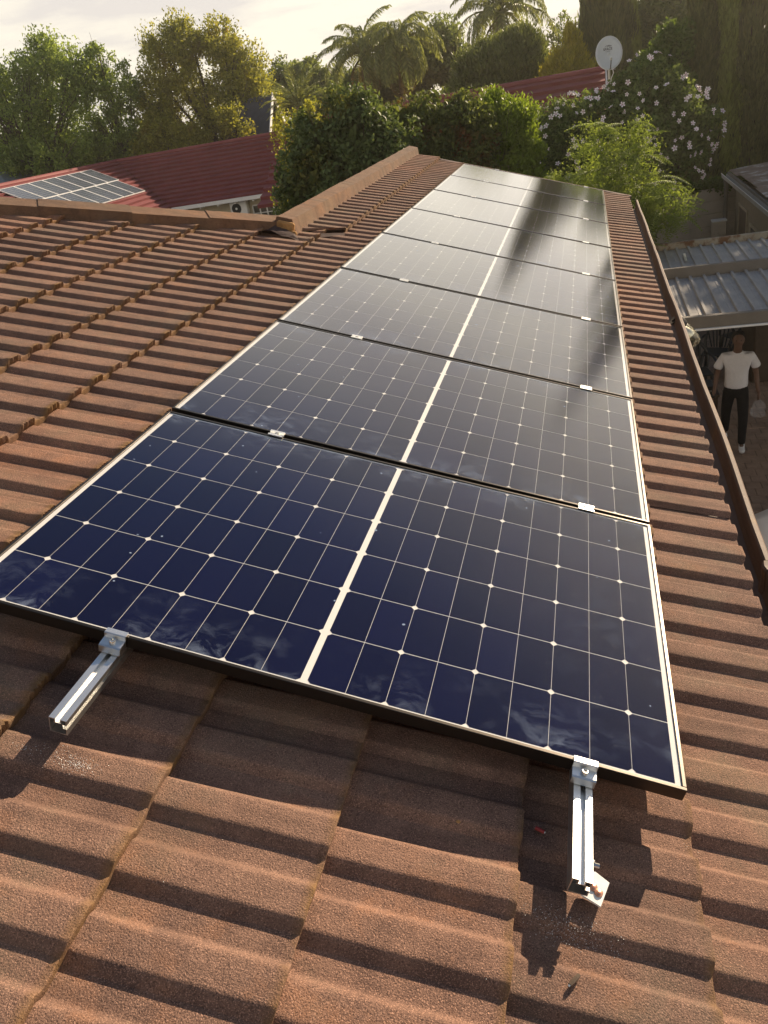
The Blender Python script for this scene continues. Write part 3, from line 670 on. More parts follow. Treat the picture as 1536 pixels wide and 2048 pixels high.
# ------------------------------------------------------------------ yard paving
pav = MB().box(1.0, 6.2, 3.0, 19.0, ZG - .2, ZG + .02).build('paving', M_JOINT); tag(pav, kind='structure')
PAV = []
for i in range(4):
    PAV.append(MB().box(-.0975, .0975, -.0975, .0975, 0, .05, .006).mesh('paver', M_PAVER))
PAVL = MB().box(-.0975, .0975, -.047, .047, 0, .05, .006).mesh('paver', M_PAVER)
cand = []
for j in range(76):
    for i in range(24):
        x = 1.15 + i * .20 + (.10 if j % 2 else 0); y = 3.15 + j * .20
        cand.append((x, y))
vis = [c for c in cand if 2.0 < c[0] < 3.5 and 7.6 < c[1] < 15.8]
vis.sort(key=lambda c: c[1]); near = set(vis[:290])
stuffV = MB()
for c in cand:
    z = ZG - .022 + random.gauss(0, .0025)
    Mx = T((c[0], c[1], z)) @ Matrix.Rotation(random.gauss(0, .012), 4, 'Z')
    if c in near: obj('paver', PAV[random.randrange(4)], pav, Mx)
    else: stuffV.box(-.0975, .0975, -.0975, .0975, 0, .05, .006, M=Mx)
o = stuffV.build('paver', M_PAVER, pav, Matrix.Identity(4)); o['kind'] = 'stuff'

# ------------------------------------------------------------------ carport
cp = thing('carport', 'low carport of grey ribbed steel sheets between dull painted beams', 'carport', (3.2, 10.6, ZG))
def ribbed(y0, y1, x0, nribs, z0, z1):
    b = MB(); pts = []
    for i in range(nribs):
        x = x0 + i * .18
        pts += [(x, 0), (x + .064, 0), (x + .072, .004), (x + .108, .0), (x + .126, 0), (x + .134, .032), (x + .166, .032), (x + .174, 0)]
    pts.append((x0 + nribs * .18 + .004, 0))
    n = len(pts); P = []; NS = 8
    for k in range(NS + 1):
        f = k / NS; y = y0 + (y1 - y0) * f; z = z0 + (z1 - z0) * f
        for px_, pz in pts: P.append((px_, y, z + pz + .002 * math.sin(px_ * 9 + y * 4)))
    F = [(k * n + j, k * n + j + 1, (k + 1) * n + j + 1, (k + 1) * n + j) for k in range(NS) for j in range(n - 1)]
    return b.add(P, F)
for (y0, y1) in ((8.66, 10.62), (10.70, 12.60)):
    for q in range(5):
        ribbed(y0, y1, 1.465 + q * .72, 4, -1.80 + .003 * (q % 2), -1.765 + .003 * (q % 2)).build('roof_sheet', M_ZINC, cp, I4)
MB().box(1.40, 5.15, 8.56, 8.64, -1.875, -1.735, .006).build('beam', M_BEAM, cp, I4)
MB().box(1.40, 5.15, 8.535, 8.575, -1.902, -1.878, .004).build('beam_trim', M_WHITE, cp, I4)
MB().box(1.40, 5.15, 10.625, 10.69, -1.79, -1.615, .006).build('beam', M_BEAM, cp, I4)
MB().box(1.40, 5.15, 12.61, 12.69, -1.80, -1.66, .006).build('beam', M_RUST, cp, I4)
for y in (8.6, 12.65):
    for x in (4.95,): MB().box(x - .05, x + .05, y - .035, y + .035, ZG, -1.905 if y < 9 else -1.803, .006).build('post', M_BEAM, cp, I4)
for y in (12.65,): MB().box(1.42, 1.50, y - .035, y + .035, ZG, -1.803, .006).build('post', M_BEAM, cp, I4)
bb = MB(); bb.box(-.018, .018, -.25, .25, 0, .016); o = bb.build('metal_strip', M_ALU, None, T((2.035, 11.87, -1.755)) @ Matrix.Rotation(R(-3), 4, 'Z')); tag(o, 'loose metal strip lying on the far carport sheets', 'metal strip')

# ------------------------------------------------------------------ precast wall
wd = Vector((math.cos(R(13)), math.sin(R(13)), 0)); Wm = Matrix(((wd.x, -wd.y, 0, 2.88), (wd.y, wd.x, 0, 20.16), (0, 0, 1, ZG), (0, 0, 0, 1)))
wl_ = thing('precast_wall', 'grey brown precast concrete boundary wall of slotted panels between posts', 'wall', Wm)
PST = MB().box(-.07, .07, -.075, .075, 0, 2.27, .008).mesh('post', M_CONC)
BAY = 1.95
PAN = MB().box(.055, BAY - .055, -.025, .025, 0.006, .288, .008).mesh('panel', M_CONC)
for s in range(-4, 3):
    obj('post', PST, wl_, Wm @ T((s * BAY, 0, 0)))
    if s < 2:
        for k in range(8): obj('panel', PAN, wl_, Wm @ T((s * BAY, random.gauss(0, .003), -.12 + k * .292)))

# ------------------------------------------------------------------ outbuilding
sh = thing('outbuilding', 'low outbuilding with a weathered flaking sheet roof and thin gutter', 'outbuilding', (5.5, 17.0, ZG))
MB().box(4.0, 8.0, 13.0, 20.0, ZG, -1.93).build('wall', basic('shed_wall', (0.24, 0.20, 0.145), 0.9, var=0.1), sh, I4)
ys = [20.25, 19.15, 16.85, 15.6, 14.2, 12.8]; sl = math.tan(R(4.0))
for i in range(5):
    z = 0.018 * (i % 2) + .012 * i
    x0 = 3.86 + (0.05 * (i % 2)); P = []
    for (x, y) in ((x0, ys[i + 1] - .03), (x0, ys[i]), (8.2, ys[i]), (8.2, ys[i + 1] - .03)): P.append((x, y, -1.66 + (x - 3.86) * sl + z))
    P = P + [(p[0], p[1], p[2] - .012) for p in P]
    MB().add(P, [(0, 1, 2, 3), (7, 6, 5, 4), (0, 4, 5, 1), (1, 5, 6, 2), (2, 6, 7, 3), (3, 7, 4, 0)]).build('roof_sheet', M_PLANK, sh, I4)
MB().box(3.82, 3.86, 12.8, 20.2, -1.86, -1.69).build('fascia', M_BEAM, sh, I4)
b = MB(); b.prism([(3.70, -1.72), (3.71, -1.72), (3.715, -1.80), (3.80, -1.80), (3.81, -1.74), (3.815, -1.74), (3.815, -1.812), (3.705, -1.812)], 12.8, 20.3, 'y'); b.build('gutter', M_ZINC, sh, I4)
MB().box(3.694, 3.704, 12.8, 20.3, -1.728, -1.716).build('gutter_lip', M_WHITE, sh, I4)
MB().tube([(3.76, 20.05, -1.81), (3.78, 20.02, -2.0), (3.78, 20.0, ZG)], .05, 12).build('downpipe', M_BEAM, sh, I4, smooth=True)
def opening(name, y0, y1, z0, z1, m, **k):
    f = MB(); x = 3.995
    for (a, c, e, g) in ((y0, y1, z1, z1 + .06), (y0, y1, z0 - .06, z0), (y0 - .06, y0, z0 - .06, z1 + .06), (y1, y1 + .06, z0 - .06, z1 + .06)): f.box(x - .03, x, a, c, e, g)
    d = f.build(name, basic('frame_paint_' + name, (0.33, 0.28, 0.20), 0.7), sh, I4)
    MB().box(x - .006, x + .0, y0 + .001, y1 - .001, z0 + .001, z1 - .001).build('pane' if name == 'window' else 'leaf', m, d, I4)
    return d
d = opening('door', 18.35, 19.35, ZG + .1, -2.35, M_BROWN)
MB().box(3.93, 3.965, 18.45, 18.47, -3.0, -2.85).build('handle', M_WHITE, d, I4)
opening('window', 17.1, 17.85, -3.3, -2.55, M_DARKGL); opening('window', 15.1, 15.9, -3.3, -2.2, M_DARKGL); opening('window', 13.7, 14.6, -3.3, -2.2, M_DARKGL)
t = thing('meter_pillar', 'short plastered pillar with a pale top at the outbuilding corner', 'pillar', (3.62, 19.85, ZG))
MB().box(-.16, .16, -.12, .12, 0, 1.52, .01).build('shaft', M_CONC, t); MB().box(-.17, .17, -.13, .13, 1.522, 1.56, .01).build('cap', M_WHITE, t)
t = thing('handrail', 'thin dark handrail in front of the outbuilding door', 'handrail', (3.5, 18.0, ZG))
MB().tube([(-.28, .9, 0), (-.28, .9, 1.02), (.35, -1.5, 1.02), (.35, -1.5, 0)], .02, 8).build('bar', M_BROWN, t, smooth=True)

# ------------------------------------------------------------------ chairs, cabinet, things behind the person
def lawn_chair(x, y, rz, label):
    t = thing('plastic_chair', label, 'chair', T((x, y, ZG + .03)) @ Matrix.Rotation(R(rz), 4, 'Z'), 'black plastic garden chairs under the carport')
    MB().box(-.23, .23, -.22, .22, .41, .435, .012).build('seat', M_BLACKPL, t)
    for sx_ in (-1, 1):
        for sy in (-1, 1): MB().tube([(sx_ * .20, sy * .19, .41), (sx_ * .25, sy * .25, 0)], [.028, .02], 8).build('leg', M_BLACKPL, t, smooth=True)
        MB().tube([(sx_ * .25, -.22, .42), (sx_ * .27, -.22, .64), (sx_ * .27, .0, .67), (sx_ * .25, .24, .66)], .022, 8).build('armrest', M_BLACKPL, t, smooth=True)
    fr = MB(); pts = []
    for k in range(13):
        a = math.pi * k / 12; pts.append((-.25 * math.cos(a) * (1 if True else 1), .24 + .10 * math.sin(a), .55 + .33 * math.sin(a)))
    fr.tube([(-.23, .22, .42)] + pts + [(.23, .22, .42)], .024, 8).build('back_frame', M_BLACKPL, t, smooth=True)
    for k in range(-3, 4):
        zt = .55 + .33 * math.sqrt(max(0, 1 - (k * .072 / .25) ** 2)); MB().box(k * .072 * .62 - .012, k * .072 * .62 + .012, .0, .012, 0, 1, 0, M=Matrix(((1, 0, .38 * k * .072, 0), (0, 1, .07, .225), (0, 0, zt - .44, .44), (0, 0, 0, 1)))).build('back_slat', M_BLACKPL, t)
lawn_chair(2.30, 12.35, 8, 'black slatted plastic chair beside the gutter, left of the person')
lawn_chair(2.75, 13.35, -20, 'black plastic chair tilted among dark things behind the person')
lawn_chair(3.25, 14.2, -60, 'black plastic chair farthest back, seen past the head of the person')
t = thing('cabinet', 'dark brown cabinet standing under the carport right of the person', 'cabinet', T((3.75, 13.2, ZG + .03)) @ Matrix.Rotation(R(8), 4, 'Z'))
MB().box(-.55, .55, -.35, .35, 0, 1.55, .01).build('carcass', M_BROWN, t)
for s in (-1, 1):
    d = MB().box(.005 if s > 0 else -.53, .53 if s > 0 else -.005, -.372, -.352, .05, 1.50, .005).build('door', M_BROWN, t)
    MB().box(s * .04 - .008, s * .04 + .008, -.395, -.374, .8, .95).build('handle', M_ALU, d)
t = thing('work_table', 'small dark table with a crate, behind the arm of the person', 'table', (2.18, 11.3, ZG + .03))
MB().box(-.3, .3, -.35, .35, .5, .54, .008).build('tabletop', M_BROWN, t)
for a in (-1, 1):
    for c in (-1, 1): MB().box(a * .26 - .02, a * .26 + .02, c * .30 - .02, c * .30 + .02, 0, .499).build('leg', M_BROWN, t)
t = thing('tool_case', 'grey tool case with silver clasp on the small dark table', 'case', (2.24, 11.2, ZG + .572))
MB().box(-.16, .16, -.22, .12, 0, .13, .012).build('case_body', M_BLACKPL, t); MB().box(-.12, .12, -.234, -.221, .05, .075, .003).build('clasp', M_ALU, t)

# ------------------------------------------------------------------ person
def skin_body(name, verts, edges, radii, m, parent, M, sub=2, root=0):
    me = bpy.data.meshes.new(name); me.from_pydata(verts, edges, []); me.materials.append(m)
    ob = obj(name, me, parent, M)
    md = ob.modifiers.new('skin', 'SKIN'); md.use_smooth_shade = True
    sv = me.skin_vertices[0].data
    for i, r_ in enumerate(radii):
        sv[i].radius = r_ if isinstance(r_, tuple) else (r_, r_); sv[i].use_root = (i == root)
    ss = ob.modifiers.new('sub', 'SUBSURF'); ss.levels = sub; ss.render_levels = sub
    return ob
Mp = T((2.59, 10.28, ZG + .03)) @ Matrix.Rotation(R(-6), 4, 'Z')
per = thing('person', 'person in a white t-shirt, black trousers and white sneakers walking across the paving', 'person', Mp)
V = []; E = []; RD = []
def sv_(p, r_, par=None):
    V.append(p); RD.append(r_); i = len(V) - 1
    if par is not None: E.append((par, i))
    return i
pel = sv_((0, 0, .93), (.115, .08)); sp = sv_((0, .01, 1.13), (.11, .075), pel); ch = sv_((0, .0, 1.32), (.125, .08), sp); nb = sv_((0, -.012, 1.43), (.066, .056), ch); sc = sv_((0, -.072, 1.430), .050, nb); nk = sv_((0, -.02, 1.505), .054, nb)
jw = sv_((0, -.048, 1.57), (.062, .070), nk); fc = sv_((0, -.042, 1.632), (.080, .092), jw); cr2 = sv_((0, -.025, 1.688), (.070, .084), fc); tp = sv_((0, -.015, 1.708), (.030, .040), cr2)
ns = sv_((0, -.135, 1.612), .014, fc)
for s in (-1, 1):
    e_ = sv_((s * .080, -.03, 1.615), .018, fc)
    shd = sv_((s * .180, .0, 1.37), .052, ch); el = sv_((s * .255, .03, 1.11), .041, shd); wr = sv_((s * .285, -.06, .89), .029, el)
    pm = sv_((s * .302, -.085, .835), (.020, .034), wr)
    for k, (dy, ln) in enumerate(((-.033, .062), (-.012, .072), (.010, .066), (.030, .052))):
        f1 = sv_((s * .303, -.09 + dy, .80), .0105, pm); f2 = sv_((s * (.300), -.085 + dy * 1.05, .80 - ln * .55), .0098, f1); f3 = sv_((s * .285, -.075 + dy, .80 - ln), .0082, f2)
    th1 = sv_((s * .290, -.135, .845), .0115, pm); th2 = sv_((s * .278, -.145, .805), .0098, th1)
    hp = sv_((s * .092, 0, .84), .068, pel)
    if s > 0: kn = sv_((.105, -.15, .50), .046, hp); an = sv_((.10, -.19, .10), .034, kn); to = sv_((.105, -.28, .045), .026, an)
    else: kn = sv_((-.115, .06, .50), .046, hp); an = sv_((-.105, .26, .13), .034, kn); to = sv_((-.115, .17, .060), .026, an)
skin_body('body', V, E, RD, M_SKIN, per, Mp)
# t-shirt
V = []; E = []; RD = []
a0 = sv_((0, .01, .86), (.178, .130)); a1 = sv_((0, .01, .98), (.172, .125), a0); a2 = sv_((0, .01, 1.15), (.163, .115), a1); a3 = sv_((0, .0, 1.30), (.172, .118), a2); a4 = sv_((0, -.002, 1.40), (.120, .088), a3); a5 = sv_((0, -.004, 1.462), (.078, .064), a4)
for s in (-1, 1):
    q1 = sv_((s * .180, .0, 1.365), .074, a3); q2 = sv_((s * .238, .012, 1.245), .070, q1); q3 = sv_((s * .258, .016, 1.185), .074, q2)
skin_body('t_shirt', V, E, RD, M_SHIRT, per, Mp)
# trousers
V = []; E = []; RD = []
b0 = sv_((0, 0, .90), (.150, .112)); b1 = sv_((0, 0, .98), (.146, .108), b0)
for s in (-1, 1):
    h_ = sv_((s * .092, 0, .82), .098, b0)
    if s > 0: k_ = sv_((.105, -.15, .50), .074, h_); n1 = sv_((.102, -.18, .25), .062, k_); n2 = sv_((.10, -.195, .085), .056, n1)
    else: k_ = sv_((-.115, .06, .50), .074, h_); n1 = sv_((-.108, .19, .26), .062, k_); n2 = sv_((-.105, .255, .115), .056, n1)
skin_body('trousers', V, E, RD, M_TROUSER, per, Mp)
hb = MB(); hb.lathe([(0.078, -.050), (.092, -.015), (.094, .02), (.084, .055), (.058, .080), (.02, .090), (0, .091)], 18, M=T((0, -.006, 1.645)) @ Matrix.Rotation(R(-14), 4, 'X') @ Matrix.Diagonal((.93, 1.10, 1, 1))); hb.build('hair', M_HAIR, per, Mp, smooth=True)
for s in (-1, 1):
    MB().lathe([(0, -.006), (.007, -.004), (.008, 0), (.005, .005), (0, .006)], 10, M=T((s * .030, -.122, 1.632))).build('eye', M_HAIR, per, Mp, smooth=True)
for (x, y, z, pitch) in ((.105, -.235, .0, 0), (-.115, .205, .02, -14)):
    V = []; E = []; RD = []
    h0 = sv_((0, .075, .055), (.040, .050)); h1 = sv_((0, .0, .050), (.043, .045), h0); h2 = sv_((0, -.075, .040), (.046, .036), h1); h3 = sv_((0, -.125, .035), (.036, .026), h2); h4 = sv_((0, .065, .10), (.042, .045), h0)
    skin_body('shoe', V, E, RD, M_SHOE, per, Mp @ T((x, y, z)) @ Matrix.Rotation(R(pitch), 4, 'X'))
# what the person carries
M_BAG, n_, l_, b_ = new_mat('clear_plastic'); b_.inputs['Base Color'].default_value = (.85, .86, .9, 1); b_.inputs['Roughness'].default_value = 0.25; b_.inputs['Alpha'].default_value = 0.13
t = thing('plastic_bag', 'crumpled clear plastic bag in the hand of the person', 'bag', Mp @ T((.30, -.10, .50)))
P = []; F = []; N = 14
for k, (z, rr) in enumerate(((.27, .012), (.24, .02), (.20, .055), (.14, .085), (.07, .10), (.01, .085), (-.03, .03))):
    for j in range(N):
        a = 2 * math.pi * j / N; r2 = rr * (1 + random.gauss(0, .18)); P.append((r2 * math.cos(a), r2 * math.sin(a) * 1.2, z + random.gauss(0, .008)))
for k in range(6):
    for j in range(N): F.append((k * N + j, k * N + (j + 1) % N, (k + 1) * N + (j + 1) % N, (k + 1) * N + j))
MB().add(P, F).build('bag_film', M_BAG, t)
t = thing('power_drill', 'dark cordless drill held low in the hand of the person', 'drill', Mp @ T((-.30, -.10, .74)) @ Matrix.Rotation(R(20), 4, 'X'))
MB().tube([(0, .03, .065), (0, .0, 0), (0, -.01, -.06)], [.017, .018, .02], 10).build('grip', M_BLACKPL, t, smooth=True)
MB().tube([(0, .10, -.085), (0, .09, -.085), (0, -.07, -.10), (0, -.10, -.103), (0, -.14, -.106)], [.028, .033, .033, .024, .012], 12).build('drill_body', M_BLACKPL, t, smooth=True)
MB().tube([(0, -.142, -.106), (0, -.20, -.11)], [.006, .004], 8).build('drill_bit', M_STEEL, t)
MB().box(-.03, .03, -.02, .075, .07, .11, .008).build('battery', M_RUBBER, t)

# ------------------------------------------------------------------ parked car (its nose towards the house)
Mc = T((2.10, 6.18, ZG + .03))
car = thing('parked_car', 'white hatchback parked nose first against the house, mostly out of view', 'car', Mc)
st = [(0.0, .30, .52, .58, .50), (.05, .24, .64, .70, .60), (.16, .21, .74, .76, .66), (.45, .20, .84, .80, .72), (1.05, .20, .94, .82, .76), (1.30, .20, .98, .83, .76), (2.2, .20, .98, .84, .77), (3.2, .20, .98, .83, .76), (3.75, .24, .94, .80, .70), (3.88, .30, .80, .72, .64)]
P = []; F = []; K = 12
for x, zb, zt, hw, ht in st:
    zm = (zb + zt) / 2
    pts = [(-hw * .92, zb), (-hw, zb + .12), (-hw, zm), (-hw * .985, zt - .12), (-hw * .93, zt - .04), (-ht, zt), (ht, zt), (hw * .93, zt - .04), (hw * .985, zt - .12), (hw, zm), (hw, zb + .12), (hw * .92, zb)]
    for y, z in pts: P.append((x, y, z))
for k in range(len(st) - 1):
    for j in range(K): F.append((k * K + j, k * K + (j + 1) % K, (k + 1) * K + (j + 1) % K, (k + 1) * K + j))
F.append(tuple(range(K))); F.append(tuple(range((len(st) - 1) * K, len(st) * K))[::-1])
me_o = MB().add(P, F).build('body', M_PAINT, car, smooth=True)
# bonnet panel, a hair proud of the body with a shut line round it
P = []; F = []
for i, (x, z, hw) in enumerate(((.075, .672, .55), (.16, .757, .62), (.45, .856, .67), (.80, .916, .70), (1.10, .955, .71))):
    for j in range(9):
        f = -1 + 2 * j / 8; P.append((x, f * hw, z + .012 * (1 - f * f) - .004))
for i in range(4):
    for j in range(8): F.append((i * 9 + j, i * 9 + j + 1, (i + 1) * 9 + j + 1, (i + 1) * 9 + j))
o = MB().add(P, F).build('bonnet', M_PAINT, car, smooth=True); so = o.modifiers.new('thick', 'SOLIDIFY'); so.thickness = .012; so.offset = 1
g = [(1.15, .985, .70), (1.75, 1.40, .57), (2.0, 1.45, .56), (3.1, 1.42, .55), (3.7, .99, .66)]
P = []; F = []
for x, z, hw in g: P += [(x, -hw, z), (x, hw, z), (x, -.75, .985), (x, .75, .985)]
for k in range(4): a = k * 4; c = a + 4; F += [(a, a + 1, c + 1, c), (a + 2, a, c, c + 2), (a + 1, a + 3, c + 3, c + 1)]
MB().add(P, F).build('cabin_glass', M_DARKGL, car)
MB().add([(1.78, -.56, 1.415), (1.78, .56, 1.415), (2.0, .56, 1.465), (2.0, -.56, 1.465), (3.1, .555, 1.435), (3.1, -.555, 1.435)], [(0, 1, 2, 3), (3, 2, 4, 5)]).build('roof', M_PAINT, car)
for s in (-1, 1):
    hl = MB(); hl.lathe([(0, -.02), (.085, -.01), (.10, .02), (.075, .045), (0, .06)], 18, M=T((.055, s * .56, .52)) @ Matrix.Rotation(R(-75), 4, 'Y')); hh = hl.build('headlight', M_CHROME, car, smooth=True)
    bb = MB(); bb.lathe([(.102, 0), (.128, .0), (.128, .03), (.102, .03)], 18, M=T((.055, s * .56, .52)) @ Matrix.Rotation(R(-75), 4, 'Y')); bb.build('headlight_ring', M_RUBBER, hh, smooth=True)
    MB().box(-.02, .05, -.06, .06, -.03, .03, .008, M=T((.07, s * .70, .60)) @ Matrix.Rotation(R(-s * 40), 4, 'Z')).build('indicator', M_AMBER, car)
    for x in (.72, 3.05):
        w = thing.__globals__['MB'](); w.lathe([(.20, -.09), (.29, -.09), (.30, -.06), (.30, .06), (.29, .09), (.20, .09)], 24, M=T((x, s * .76, .27)) @ Matrix.Rotation(R(90), 4, 'X')); wo = w.build('wheel', M_RUBBER, car, smooth=True)
        MB().lathe([(0, -.05), (.19, -.06), (.198, 0), (.19, .06), (0, .05)], 20, M=T((x, s * .77, .27)) @ Matrix.Rotation(R(90), 4, 'X')).build('rim', M_ALU, wo, smooth=True)
MB().box(-.03, .06, -.50, .50, .34, .46, .02).build('grille', M_RUBBER, car); MB().box(-.045, .10, -.70, .70, .20, .32, .03).build('bumper', M_PAINT, car)
Ms = Mc @ T((.62, -.08, .905)) @ Matrix.Rotation(R(-4), 4, 'Y') @ Matrix.Rotation(R(6), 4, 'Z')
o = MB().box(-.30, .34, -.016, .016, 0, .018, .002).build('timber_offcut', M_TIMBER, None, Ms); tag(o, 'narrow pale timber offcut lying on the white car bonnet', 'timber offcut')
o = MB().box(-.03, .05, -.025, .025, 0, .03, .003).build('timber_block', M_TIMBER, None, Mc @ T((.60, .16, .898)) @ Matrix.Rotation(R(-8), 4, 'Y') @ Matrix.Rotation(R(40), 4, 'Z')); tag(o, 'small timber block beside the offcut on the car bonnet', 'timber block')

# ------------------------------------------------------------------ neighbour house with red roof (L-shaped) and its panels
rh = thing('red_roof_house', 'cream house under a dark red stepped tile roof behind the hip', 'house', (-18, 38, ZG))
b = MB(); b.box(-18.2, -4.0, 35.9, 43.2, ZG, -1.95); b.box(-27.6, -19.2, 22.0, 43.2, ZG, -1.95); b.build('wall', M_CREAM, rh, I4)
NC = 13
slope = 2.27 / 4.3
def course(name, fn, n, a0, a1, m):
    """stepped roof courses: fn(s, t) -> point, s 0..1 from ridge to eave, t along"""
    for k in range(n):
        s0, s1 = k / n, (k + 1) / n
        top, bot = [], []
        N_ = 16
        P = []
        for i in range(N_ + 1):
            t_ = i / N_
            for (s, dz) in ((s0, 0.0), (s1 + .006, .105), (s1 + .004, .085), (s1 - .004, -.02)):
                x, y, z = fn(s, t_); P.append((x, y, z + dz + (.006 * math.sin(i * 2.1 + k) if dz > 0 else 0)))
        F = [(i * 4 + q, i * 4 + q + 1, (i + 1) * 4 + q + 1, (i + 1) * 4 + q) for i in range(N_) for q in range(3)]
        MB().add(P, F).build(name, m, rh if m is M_RED and fn in rhf else cur, I4)
rhf = []
def slope_main(s, t_):   # faces -Y
    y = 39.5 - 4.3 * s; z = .42 - 2.27 * s; x0 = -23.3 + 4.7 * s; return (x0 + (-2.5 - x0) * t_, y, z)
def slope_wing(s, t_):   # faces +X
    x = -23.3 + 4.7 * s; z = .42 - 2.27 * s; y1 = 39.5 - 4.3 * s; return (x, 21.5 + (y1 - 21.5) * t_, z)
rhf += [slope_main, slope_wing]; cur = rh
course('tile_course', slope_main, NC, 0, 1, M_RED); course('tile_course', slope_wing, NC, 0, 1, M_RED)
MB().add([(-23.3, 21.5, .41), (-28.0, 21.5, -1.86), (-28.0, 43.8, -1.86), (-23.3, 39.5, .41)], [(0, 1, 2, 3)]).build('roof_slope', M_RED, rh, I4)
MB().add([(-23.3, 39.5, .41), (-28.0, 43.8, -1.86), (-2.5, 43.8, -1.86), (-2.5, 39.5, .41)], [(0, 1, 2, 3)]).build('roof_slope', M_RED, rh, I4)
MB().tube([(-23.3, 21.5, .44), (-23.3, 39.5, .44)], .11, 8).build('ridge_cap', M_RED, rh, I4, smooth=True)
MB().tube([(-23.3, 39.5, .44), (-2.5, 39.5, .44)], .11, 8).build('ridge_cap', M_RED, rh, I4, smooth=True)
MB().box(-18.5, -2.5, 35.02, 35.12, -1.99, -1.83).build('gutter', M_WHITE, rh, I4)
MB().box(-18.66, -18.56, 21.5, 35.0, -1.99, -1.83).build('gutter', M_WHITE, rh, I4)
for i in range(18): MB().box(-18.0 + i * .9, -17.93 + i * .9, 35.13, 35.6, -2.08, -1.99).build('rafter_end', M_WHITE, rh, I4)
for (x0, x1) in ((-14.75, -13.0), (-11.5, -9.5)):
    w = MB()
    w.box(x0, x1, 35.84, 35.9, -2.36, -2.30); w.box(x0, x1, 35.84, 35.9, -3.55, -3.48); n = 5
    for i in range(n + 1): w.box(x0 + (x1 - x0) * i / n - .03, x0 + (x1 - x0) * i / n + .03, 35.845, 35.895, -3.48, -2.36)
    w.box(x0, x1, 35.85, 35.89, -2.72, -2.68)
    f = w.build('window', M_WHITE, rh, I4)
    for i in range(n):
        a, c = x0 + (x1 - x0) * i / n + .032, x0 + (x1 - x0) * (i + 1) / n - .032
        MB().box(a, c, 35.87, 35.885, -3.47, -2.725).build('pane', M_DARKGL, f, I4); MB().box(a, c, 35.87, 35.885, -2.675, -2.365).build('pane', M_DARKGL, f, I4)
t = thing('air_conditioner', 'white outdoor air conditioner unit with round fan under the red roof eave', 'air conditioner', (-15.3, 35.62, -2.62))
MB().box(-.42, .42, -.16, .16, 0, .58, .02).build('casing', M_WHITE, t)
MB().lathe([(.235, .0), (.235, .012), (.215, .016), (0, .016)], 24, M=T((-.10, -.16, .29)) @ Matrix.Rotation(R(90), 4, 'X')).build('fan_grille', M_RUBBER, t, smooth=True)
MB().lathe([(.055, .016), (.055, .03), (0, .032)], 12, M=T((-.10, -.16, .29)) @ Matrix.Rotation(R(90), 4, 'X')).build('fan_hub', M_WHITE, t)
for s in (-1, 1): MB().box(s * .3 - .03, s * .3 + .03, -.16, .26, -.05, -.002).build('foot_bracket', M_RUBBER, t)
# neighbour's solar panels
def pvmat():
    m, n, l, b = new_mat('pale_pv_glass'); tcn = n.new('ShaderNodeTexCoord')
    br = n.new('ShaderNodeTexBrick'); br.offset = 0; br.inputs['Scale'].default_value = 1; br.inputs['Brick Width'].default_value = .16; br.inputs['Row Height'].default_value = .16; br.inputs['Mortar Size'].default_value = .006
    br.inputs['Color1'].default_value = (.045, .06, .095, 1); br.inputs['Color2'].default_value = (.05, .065, .10, 1); br.inputs['Mortar'].default_value = (.3, .3, .3, 1)
    l.new(tcn.outputs['Object'], br.inputs['Vector']); l.new(br.outputs['Color'], b.inputs['Base Color']); b.inputs['Roughness'].default_value = .22; b.inputs['Specular IOR Level'].default_value = .7
    return m
M_PV = pvmat()
PVF = None
ex = Vector((4.7, 0, -2.27)).normalized(); ey = Vector((0, 1, 0)); ez = ex.cross(ey)
row_n = ['upper', 'lower']
for r_ in range(2):
    for c_ in range(7):
        base = Vector((-23.3, 36.35, .42)) + ex * (.42 + r_ * 1.52) + ey * (-(c_ + 1) * 1.03 - r_ * .25) + ez * .12
        Mx = Matrix(((ex.x, ey.x, ez.x, base.x), (ex.y, ey.y, ez.y, base.y), (ex.z, ey.z, ez.z, base.z), (0, 0, 0, 1)))
        t = thing('solar_panel', f'pale framed solar panel on the red roof, {row_n[r_]} row, {names[c_]} from the valley end', 'solar panel', Mx, 'solar panels on the red roof')
        if PVF is None:
            f = MB(); f.box(0, 1.5, 0, .022, -.035, .002); f.box(0, 1.5, .988, 1.01, -.035, .002); f.box(0, .022, .0222, .9878, -.035, .002); f.box(1.478, 1.5, .0222, .9878, -.035, .002)
            PVF = f.mesh('frame', M_WHITE); PVG = MB().box(.02, 1.48, .02, .99, -.02, -.004).mesh('glass', M_PV)
        obj('frame', PVF, t); obj('glass', PVG, t)

